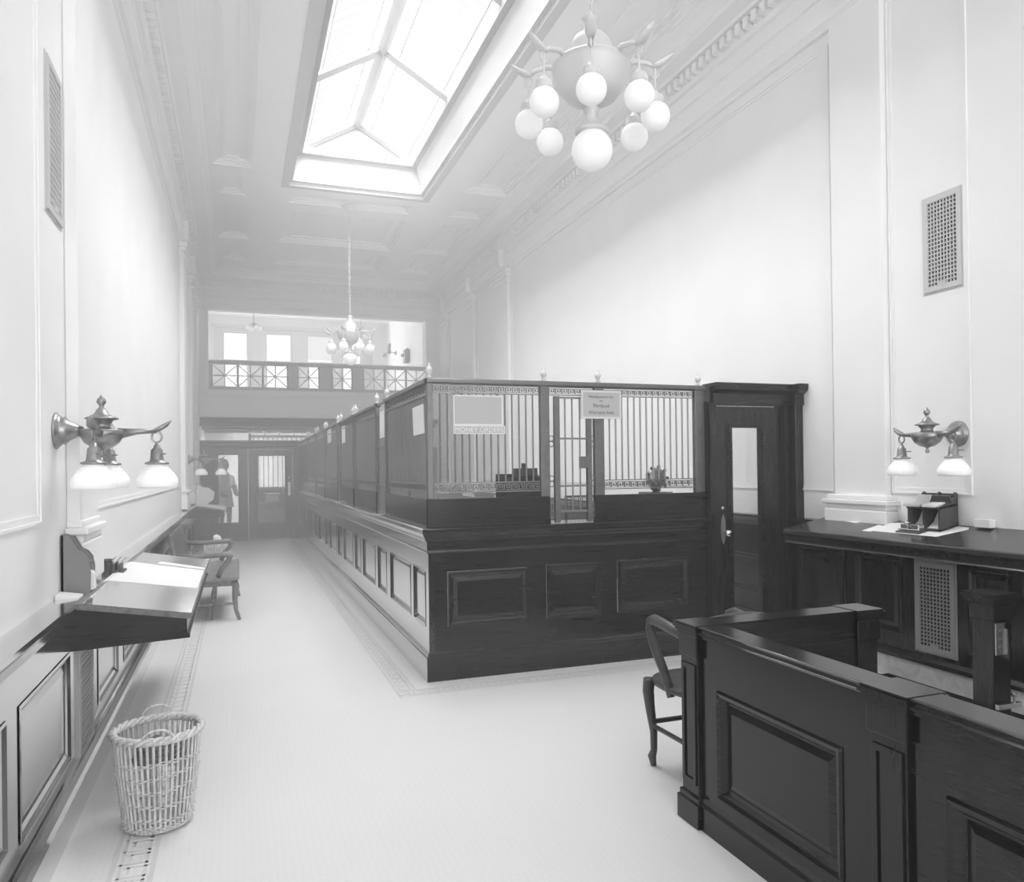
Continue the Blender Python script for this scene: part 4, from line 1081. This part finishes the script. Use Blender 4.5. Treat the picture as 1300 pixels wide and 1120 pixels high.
# ------------------------------------------------------------------ chandeliers
def chandelier(label, x, y, zg, ztop):
    t = thing('chandelier', label, 'chandelier', (x, y, zg), group=None)
    C = (x, y, 0)
    MB().sphere((x, y, zg), .106, 28).build('globe', M['opal'], t, smooth=True)
    MB().lathe([(.085, zg + .085), (.088, zg + .10), (.05, zg + .125), (.035, zg + .15), (.03, zg + .19), (.045, zg + .21), (.02, zg + .23)], C, 24).build('globe_holder', M['pale'], t, smooth=True)
    MB().lathe([(.02, zg + .22), (.06, zg + .235), (.13, zg + .27), (.18, zg + .33), (.20, zg + .40), (.205, zg + .43), (.19, zg + .445), (.13, zg + .455), (.11, zg + .475), (.115, zg + .53), (.085, zg + .58), (.04, zg + .61), (.03, zg + .66), (.045, zg + .68), (.02, zg + .70)], C, 32).build('bowl', M['pale'], t, smooth=True)
    for k in range(8):
        a = k * PI / 4 + math.atan2(-1.74 * 0 - 3.55, -1.74) + .0
        dx, dy = math.cos(a), math.sin(a)
        def q(r, z): return (x + dx * r, y + dy * r, zg + z)
        m = MB(); m.tube([q(.16, .42), q(.22, .445), q(.29, .43), q(.325, .405)], [.016, .014, .011, .010], 8)
        leaf(m, q(.31, .405), (dx, dy, 0), .11, .028)
        m.build('arm', M['pale'], t, smooth=True)
        h = MB(); h.tube([q(.325, .40), q(.325, .27)], .006, 6); h.tube([q(.325 + .02 * math.cos(i * PI / 6), .375 + .025 * math.sin(i * PI / 6)) for i in range(12)], .004, 6, closed=True)
        h.lathe([(.012, .285), (.02, .27), (.042, .255), (.045, .225), (.04, .22)], (x + dx * .325, y + dy * .325, zg), 14)
        h.build('hanger', M['pale'], t)
        g = MB(); g.sphere((x + dx * .325, y + dy * .325, zg + .155), .074, 22); g.build('small_globe', M['opal'], t, smooth=True)
    # chain and ceiling rose
    z = zg + .70; c = MB(); i = 0
    while z < ztop - .04:
        ax = (1, 0) if i % 2 else (0, 1)
        c.tube([(x + ax[0] * .014 * math.cos(k * PI / 5), y + ax[1] * .014 * math.cos(k * PI / 5), z + .03 + .032 * math.sin(k * PI / 5)) for k in range(10)], .0045, 5, closed=True)
        z += .052; i += 1
    c.build('chain', M['pale'], t)
    MB().lathe([(.02, ztop - .09), (.05, ztop - .07), (.10, ztop - .02), (.11, ztop)], C, 24).build('ceiling_rose', M['pale'], t, smooth=True)
chandelier('large globe chandelier hanging close under the skylight', 1.74, 3.55, 3.14, 5.72)
chandelier('smaller looking globe chandelier hanging before the balcony', 1.71, 12.3, 3.28, 5.72)

# ------------------------------------------------------------------ booth
def booth():
    t = thing('panelled_booth', 'low dark panelled booth wall with a moulded cap in the near corner of the floor', 'booth', (1.80, 2.80, 0))
    xa, xb_, yb, yf = 1.800, 1.875, 2.730, 2.820      # wall A between xa..xb_, wall B between yb..yf
    # long wall running towards the camera
    S = facex(xa, -1)
    f = MB(); ops = [(1.93, 2.60, .17, .60), (.70, 1.55, .17, .60)]
    fa = facex(xa + .03, -1)
    frame_cells(f, fa, .4, 2.84, 0, .80, ops, 0, .03); f.mbox(fa, .4, 2.84, 0, .80, -.045, -.018)
    f.build('side_frame', M['wood'], t)
    for o in ops: panel(fa, o, .03, M['wood'], t, [(0, .002), (.006, .012), (.022, .006), (.034, -.01), (.040, -.016), (.046, -.016), (.075, -.010)])
    f = MB(); fb = front(yb + .03); ops = [(2.02, 2.55, .17, .60)]
    frame_cells(f, fb, xa, 2.74, 0, .80, ops, 0, .03); f.mbox(fb, xa, 2.74, 0, .80, -.06, -.02); f.build('cross_frame', M['woodx'], t)
    for o in ops: panel(fb, o, .03, M['woodx'], t)
    ob = back(yf - .02); b2 = MB(); frame_cells(b2, ob, xa, 2.74, 0, .80, [(2.02, 2.55, .17, .60)], 0, .02); b2.build('outer_frame', M['woodx'], t)
    # posts
    def bpost(x0, x1, y0, y1, pan=True):
        m = MB(); m.box(x0, x1, y0, y1, 0, .775)
        m.box(x0 - .008, x1 + .008, y0 - .008, y1 + .008, .70, .79)
        p = m.build('post', M['woodv'], t, bevel=.004)
        if pan:
            r = MB(); frame_cells(r, facex(x0, -1), y0 + .012, y1 - .012, .17, .67, [(y0 + .03, y1 - .03, .19, .65)], 0, .007); r.build('post_panel', M['woodv'], p)
        pl = MB(); pl.box(x0 - .018, x1 + .018, y0 - .018, y1 + .018, 0, .10); pl.box(x0 - .01, x1 + .01, y0 - .01, y1 + .01, .10, .125); pl.build('post_plinth', M['wood'], p, bevel=.004)
    bpost(1.782, 1.895, 2.715, 2.838)
    bpost(1.782, 1.895, 1.665, 1.80)
    bpost(2.63, 2.742, 2.715, 2.838)
    pl = MB().sweep([(xa, .4), (xa, 2.72)], [(0, 0), (.02, 0), (.02, .10), (.012, .115), (0, .13)], side=1); pl.build('plinth', M['wood'], t)
    # capping boards
    def cap(x0, x1, y0, y1, z=.80):
        m = MB()
        for d, a, b in ((.006, -.012, .001), (.013, .001, .014), (.020, .014, .030), (.013, .030, .038)):
            m.box(x0 - d, x1 + d, y0 - d, y1 + d, z + a, z + b)
        return m
    cap(1.795, 1.88, .4, 2.80).build('cap_rail', M['woodx'], t)
    cap(1.80, 2.742, 2.725, 2.828).build('cap_rail', M['woodx'], t)
    for z in (.812, .833):  # beads added for the bright lines on the cap edges
        MB().tube([(1.778 - (.004 if z < .82 else 0), .4, z), (1.778 - (.004 if z < .82 else 0), 1.655, z)], .006, 8).build('cap_bead', M['glintwood'], t, smooth=True)
        MB().tube([(1.778 - (.004 if z < .82 else 0), 1.81, z), (1.778 - (.004 if z < .82 else 0), 2.70, z)], .006, 8).build('cap_bead', M['glintwood'], t, smooth=True)
    for a in ((1.778, 1.90, 2.71, 2.842), (1.778, 1.90, 1.66, 1.805), (2.625, 2.748, 2.71, 2.842)):
        cap(*a, z=.802).build('cap_block', M['woodx'], t)
    # gate post with its lock plate
    g = thing('gate_post', 'dark square gate post with a bright lock plate below its cap', 'post', (3.56, 2.85, 0))
    m = MB(); m.box(3.50, 3.62, 2.79, 2.91, 0, .80); m.box(3.49, 3.63, 2.78, 2.92, .70, .78); g_ = m.build('shaft', M['woodv'], g, bevel=.004)
    cap(3.482, 3.638, 2.772, 2.928, z=.80).build('cap_block', M['woodx'], g)
    m = MB(); m.box(3.508, 3.57, 2.782, 2.79, .53, .69); m.box(3.57, 3.578, 2.77, 2.79, .51, .66); m.build('lock_plate', M['nickel'], g)
    for z in (.57, .61, .65): MB().lathe([(.008, 0), (.008, -.004), (.003, -.007)], (3.538, 2.782, z), 10, 'y').build('screw', M['iron'], g)
    m = MB(); m.box(3.50, 3.66, 2.765, 2.785, .26, .285); m.lathe([(.006, .285), (.006, .31), (.014, .318), (.014, .33), (.004, .335)], (3.62, 2.775, 0), 10); m.build('floor_bolt', M['nickel'], g)
    g.location.x += .065
    # black mat on the floor between booth and desk
    m = MB(); pts = [(2.80, .6), (4.335, .6), (4.335, 4.20)]
    for i in range(0, 10): a = i * PI / 18; pts.append((3.2 + 1.1 * math.cos(a) * .98, 4.20 + .30 * math.sin(a)))
    pts += [(2.80, 4.3)]
    m.prism(pts, lambda u, v, n: (u, v, n), .001, .012); tag(m.build('floor_mat', M['blackrug']), 'black mat on the floor between the booth and the wall desk', 'mat')
booth()

# ------------------------------------------------------------------ bentwood armchair behind the booth
def armchair():
    t = thing('armchair', 'wooden armchair with looped arms, its back to the booth and half hidden by it', 'chair', (2.1, 3.2, 0))
    zs = .45
    # saddle seat, rounded at the front (front faces -x)
    m = MB(); out = []
    for i in range(28):
        a = i * 2 * PI / 28; cx, cy = math.cos(a), math.sin(a)
        ex = 2.6
        out.append((2.1 + .245 * math.copysign(abs(cx) ** (2 / ex), cx), 3.2 + .235 * math.copysign(abs(cy) ** (2 / ex), cy)))
    lo = []
    for d, z in ((.02, zs - .035), (0, zs - .028), (0, zs - .006), (.012, zs), (.08, zs - .006), (.15, zs - .012)):
        lo.append([m.v(2.1 + (x - 2.1) * (1 - d / .24), 3.2 + (y - 3.2) * (1 - d / .24), z) for x, y in out])
    for A, B in zip(lo, lo[1:]):
        for i in range(28): m.f([A[i], A[(i + 1) % 28], B[(i + 1) % 28], B[i]])
    m.f(lo[0][::-1]); m.f(lo[-1]); m.build('seat', M['chairw'], t, smooth=True)
    for y, sg in ((3.40, 1), (3.0, -1)):
        MB().tube([(1.905, y, .425), (1.895, y, .36), (1.915, y, .27), (1.945, y, .17), (1.945, y, .08), (1.925, y, .045), (1.94, y, .0)], [.030, .029, .024, .019, .017, .022, .014], 10).build('leg', M['chairw'], t, smooth=True)
        MB().tube([(2.29, y - sg * .02, .425), (2.30, y - sg * .02, .25), (2.33, y - sg * .01, .1), (2.37, y, 0)], [.024, .021, .018, .015], 10).build('leg', M['chairw'], t, smooth=True)
        # looped arm: from the back, forward, down and back to the seat rail
        MB().tube([(2.36, y, .70), (2.22, y + sg * .02, .722), (2.10, y + sg * .03, .742), (2.02, y + sg * .03, .748), (1.985, y + sg * .03, .735), (1.975, y + sg * .03, .70), (1.99, y + sg * .03, .655), (2.03, y + sg * .028, .59), (2.08, y + sg * .022, .52), (2.125, y + sg * .02, .45), (2.145, y + sg * .02, .40)],
                  [.020, .022, .023, .024, .024, .023, .023, .023, .022, .022, .018], 10, sq=1.15).build('arm', M['chairw'], t, smooth=True)
        MB().tube([(1.94, y, .20), (2.31, y - sg * .015, .20)], .012, 8).build('stretcher', M['chairw'], t)
    MB().tube([(1.94, 3.0, .22), (1.94, 3.4, .22)], .013, 8).build('stretcher', M['chairw'], t)
    # curved back with splats
    pts = [(2.36 + .03 * math.sin(i * PI / 8), 2.99 + .42 * i / 8, .775 + .03 * math.sin(i * PI / 8)) for i in range(9)]
    MB().tube(pts, .020, 10, sq=1.4).build('top_rail', M['chairw'], t, smooth=True)
    for y in (3.0, 3.1, 3.2, 3.3, 3.4):
        MB().tube([(2.30, y, .44), (2.345, y, .62), (2.38, y, .77)], .013, 8, sq=1.3).build('back_slat', M['chairw'], t)
    t.location = (2.15, 3.21, 0); t.rotation_euler = (0, 0, -PI / 2)
armchair()

# ------------------------------------------------------------------ settee
def settee():
    t = thing('settee', 'wooden settee with curved arms against the corridor wall beyond the near desk', 'settee', (-.32, 9.0, 0))
    y0, y1 = 8.15, 9.85
    P = lambda u, v, n: (u, n, v)
    MB().prism([(-.58, .405), (-.02, .405), (.0, .415), (.005, .43), (-.01, .442), (-.12, .436), (-.30, .424), (-.50, .432), (-.58, .44)], P, y0, y1).build('seat', M['bench'], t, bevel=.006)
    MB().box(-.55, -.04, y0 + .04, y1 - .04, .35, .405).build('seat_rail', M['bench'], t, bevel=.004)
    for y in (y0 + .06, y1 - .06):
        MB().tube([(-.05, y, .40), (-.03, y, .34), (-.04, y, .22), (-.03, y, .10), (-.01, y, .04), (.0, y, .0)], [.038, .036, .026, .02, .02, .016], 10).build('leg', M['bench'], t, smooth=True)
        MB().tube([(-.54, y, .40), (-.55, y, .2), (-.60, y, 0)], [.03, .024, .018], 10).build('leg', M['bench'], t, smooth=True)
        MB().tube([(-.55, y, .17), (-.04, y, .17)], .012, 8).build('stretcher', M['bench'], t)
        # arm with a scroll elbow
        MB().tube([(-.60, y, .67), (-.40, y, .655), (-.20, y, .665), (-.11, y, .668), (-.08, y, .65), (-.10, y, .60), (-.16, y, .53), (-.20, y, .44)], [.02, .021, .022, .024, .024, .022, .02, .02], 10, sq=1.25).build('arm', M['bench'], t, smooth=True)
        MB().tube([(-.55, y, .43), (-.585, y, .62), (-.64, y, .88)], [.026, .024, .020], 10).build('back_post', M['bench'], t)
    for k in range(9):
        y = y0 + .15 + k * (y1 - y0 - .3) / 8
        MB().tube([(-.24, y, .35), (-.25, y, .26), (-.25, y, .25), (-.25, y, .22), (-.25, y, .21), (-.26, y, .0 if k in (0, 8) else .17)], [.010, .012, .022, .022, .012, .009], 8).build('spindle', M['bench'], t)
    MB().tube([(-.25, y0 + .06, .17), (-.25, y1 - .06, .17)], .012, 8).build('stretcher', M['bench'], t)
    MB().prism([(-.555, .46), (-.575, .46), (-.655, .85), (-.652, .88), (-.632, .885), (-.622, .86)], P, y0 + .04, y1 - .04).build('backrest', M['leather'], t, bevel=.006)
settee()

# ------------------------------------------------------------------ baskets
def basket(name, label, x, y, R, r, H, mat, bars, handles=True, holes=True):
    t = thing(name, label, 'basket', (x, y, 0))
    w = MB()
    for i in range(bars):
        a = i * 2 * PI / bars
        w.tube([(x + r * math.cos(a), y + r * math.sin(a), .01), (x + (R * .5 + r * .5 + .006) * math.cos(a), y + (R * .5 + r * .5 + .006) * math.sin(a), H * .55), (x + R * math.cos(a), y + R * math.sin(a), H)], .0062, 5)
    for k, h in enumerate((.06, .14, .30, .46, .60, .74)):
        q = r + (R - r) * h + .004; z = H * h
        for ph in (0, PI / 24):
            w.tube([(x + (q + .007 * math.sin(i * bars / 2 * 2 * PI / 96 + ph * 24)) * math.cos(i * 2 * PI / 96), y + (q + .007 * math.sin(i * bars / 2 * 2 * PI / 96 + ph * 24)) * math.sin(i * 2 * PI / 96), z + (.008 if ph else 0) + .006 * math.sin(3 * i * 2 * PI / 96 + k)) for i in range(96)], .0032, 5, closed=True)
    w.build('wicker_wall', mat, t)
    b = MB()
    for k in range(3):
        b.tube([(x + (R + .010 * math.cos(9 * i * 2 * PI / 90 + k * 2.1)) * math.cos(i * 2 * PI / 90), y + (R + .010 * math.cos(9 * i * 2 * PI / 90 + k * 2.1)) * math.sin(i * 2 * PI / 90), H + .010 * math.sin(9 * i * 2 * PI / 90 + k * 2.1)) for i in range(90)], .0095, 8, closed=True)
    b.build('rim', mat, t, smooth=True)
    MB().lathe([(.001, .006), (r, .006), (r + .006, .014), (r, .02), (.001, .018)], (x, y, 0), 32).build('bottom', mat, t)
    if handles:
        d = Vector((x, y)).normalized(); n = Vector((-d.y, d.x))
        for s in (1, -1):
            c = Vector((x, y)) + d * s * (R - .005)
            pts = []
            for i in range(13):
                a = PI * i / 12
                p = c + n * .062 * math.cos(a); pts.append((p.x, p.y, H + .0 + .045 * math.sin(a) + (.012 if s > 0 else .0)))
            MB().tube(pts, .005, 6).build('handle', mat, t)
basket('waste_basket', 'wicker waste basket with loop handles on the floor by the near desk', -.335, 3.60, .172, .130, .40, M['wicker'], 44)
basket('waste_basket', 'tall pale wicker basket full of paper behind the settee', -.28, 11.3, .175, .15, .53, M['wickerp'], 30, handles=False)
def paper_scraps():
    t = thing('nested_basket', 'small dark woven tray lying inside the near waste basket', 'basket', (-.335, 3.62, .20))
    w = MB(); x, y = -.335, 3.64
    for k in range(4):
        q = .10 - k * .005
        w.tube([(x + q * math.cos(i * PI / 16), y + q * math.sin(i * PI / 16), .27 + .018 * k + .006 * math.sin(i * PI / 2)) for i in range(32)], .008, 6, closed=True)
    for i in range(20):
        a = i * PI / 10
        w.tube([(x + .085 * math.cos(a), y + .085 * math.sin(a), .33), (x + .098 * math.cos(a), y + .098 * math.sin(a), .265), (x + .01 * math.cos(a), y + .01 * math.sin(a), .262)], .005, 5)
    w.build('wicker_wall', M['darkwick'], t)
    for k in range(5):
        random.seed(40 + k); m = MB(); a = k * PI / 2
        cx, cy, cz = (-.28 + .088 * math.cos(a), 11.3 + .088 * math.sin(a), .505) if k < 4 else (-.28, 11.3, .585)
        m.sphere((cx, cy, cz), .052, 10)
        for v in m.bm.verts: v.co += Vector((random.uniform(-.009, .009), random.uniform(-.009, .009), random.uniform(-.009, .009)))
        tag(m.build('crumpled_paper', M['paper']), 'crumpled white paper ball heaped on top of the far pale basket', 'paper', 'paper balls in the far basket')
paper_scraps()

# ------------------------------------------------------------------ light and haze
def light():
    w = bpy.data.worlds.new('hall_veil'); sc.world = w; w.use_nodes = True
    n = w.node_tree.nodes; l = w.node_tree.links
    n['Background'].inputs['Color'].default_value = (0, 0, 0, 1); n['Background'].inputs['Strength'].default_value = 0
    v = n.new('ShaderNodeVolumePrincipled')
    v.inputs['Color'].default_value = (1, 1, 1, 1); v.inputs['Density'].default_value = .03; v.inputs['Anisotropy'].default_value = 0.
    # added veil standing for lens flare, denser towards the back of the hall
    tc = n.new('ShaderNodeTexCoord'); sx = n.new('ShaderNodeSeparateXYZ'); mr = n.new('ShaderNodeMapRange')
    mr.inputs['From Min'].default_value = 2; mr.inputs['From Max'].default_value = 17
    mr.inputs['To Min'].default_value = HAZE[0]; mr.inputs['To Max'].default_value = HAZE[1]
    g = n.new('ShaderNodeNewGeometry'); l.new(g.outputs['Position'], sx.inputs[0]); l.new(sx.outputs['Y'], mr.inputs['Value']); lt = n.new('ShaderNodeMath'); lt.operation = 'LESS_THAN'; lt.inputs[1].default_value = 6.0
    l.new(sx.outputs['Z'], lt.inputs[0])
    mu = n.new('ShaderNodeMath'); mu.operation = 'MULTIPLY'
    l.new(mr.outputs['Result'], mu.inputs[0]); l.new(lt.outputs['Value'], mu.inputs[1]); l.new(mu.outputs['Value'], v.inputs['Density'])
    n.remove(tc)
    l.new(v.outputs['Volume'], n['World Output'].inputs['Volume'])
    try: w.cycles.volume_step_size = 4.0; w.cycles.homogeneous_volume = False
    except Exception: pass
    def area(name, loc, rot, sx, sy, p):
        d = bpy.data.lights.new(name, 'AREA'); d.shape = 'RECTANGLE'; d.size = sx; d.size_y = sy; d.energy = p
        o = bpy.data.objects.new(name, d); COL.objects.link(o); o.location = loc; o.rotation_euler = rot
        return o
    area('sky_daylight', (1.75, 6.0, 12.0), (0, 0, 0), 14.0, 12.0, SKYP)
    area('street_daylight', (1.8, -6.1, 2.95), (PI / 2, 0, 0), 4.4, 4.2, STREET)
    area('balcony_daylight', (1.6, 23.5, 4.8), (-PI / 2, 0, 0), 4.0, 1.6, 110)
    area('office_fill', (1.0, 19.8, 2.45), (0, 0, 0), 2.5, 1.0, 90)  # added fill to brighten the office panes, no fixture there
HAZE = (.003, .074)
STREET = 170
SKYP = 9800
light()
vs = sc.view_settings
sc.display_settings.display_device = 'sRGB'
vs.view_transform = 'Standard'; vs.look = 'None'; vs.gamma = 1; vs.use_curve_mapping = False
vs.exposure = 0.30
try:
    sc.cycles.use_denoising = True; sc.cycles.volume_max_steps = 24
    sc.cycles.max_bounces = 8; sc.cycles.diffuse_bounces = 6; sc.cycles.volume_bounces = 1
    sc.cycles.sample_clamp_indirect = 6
except Exception: pass
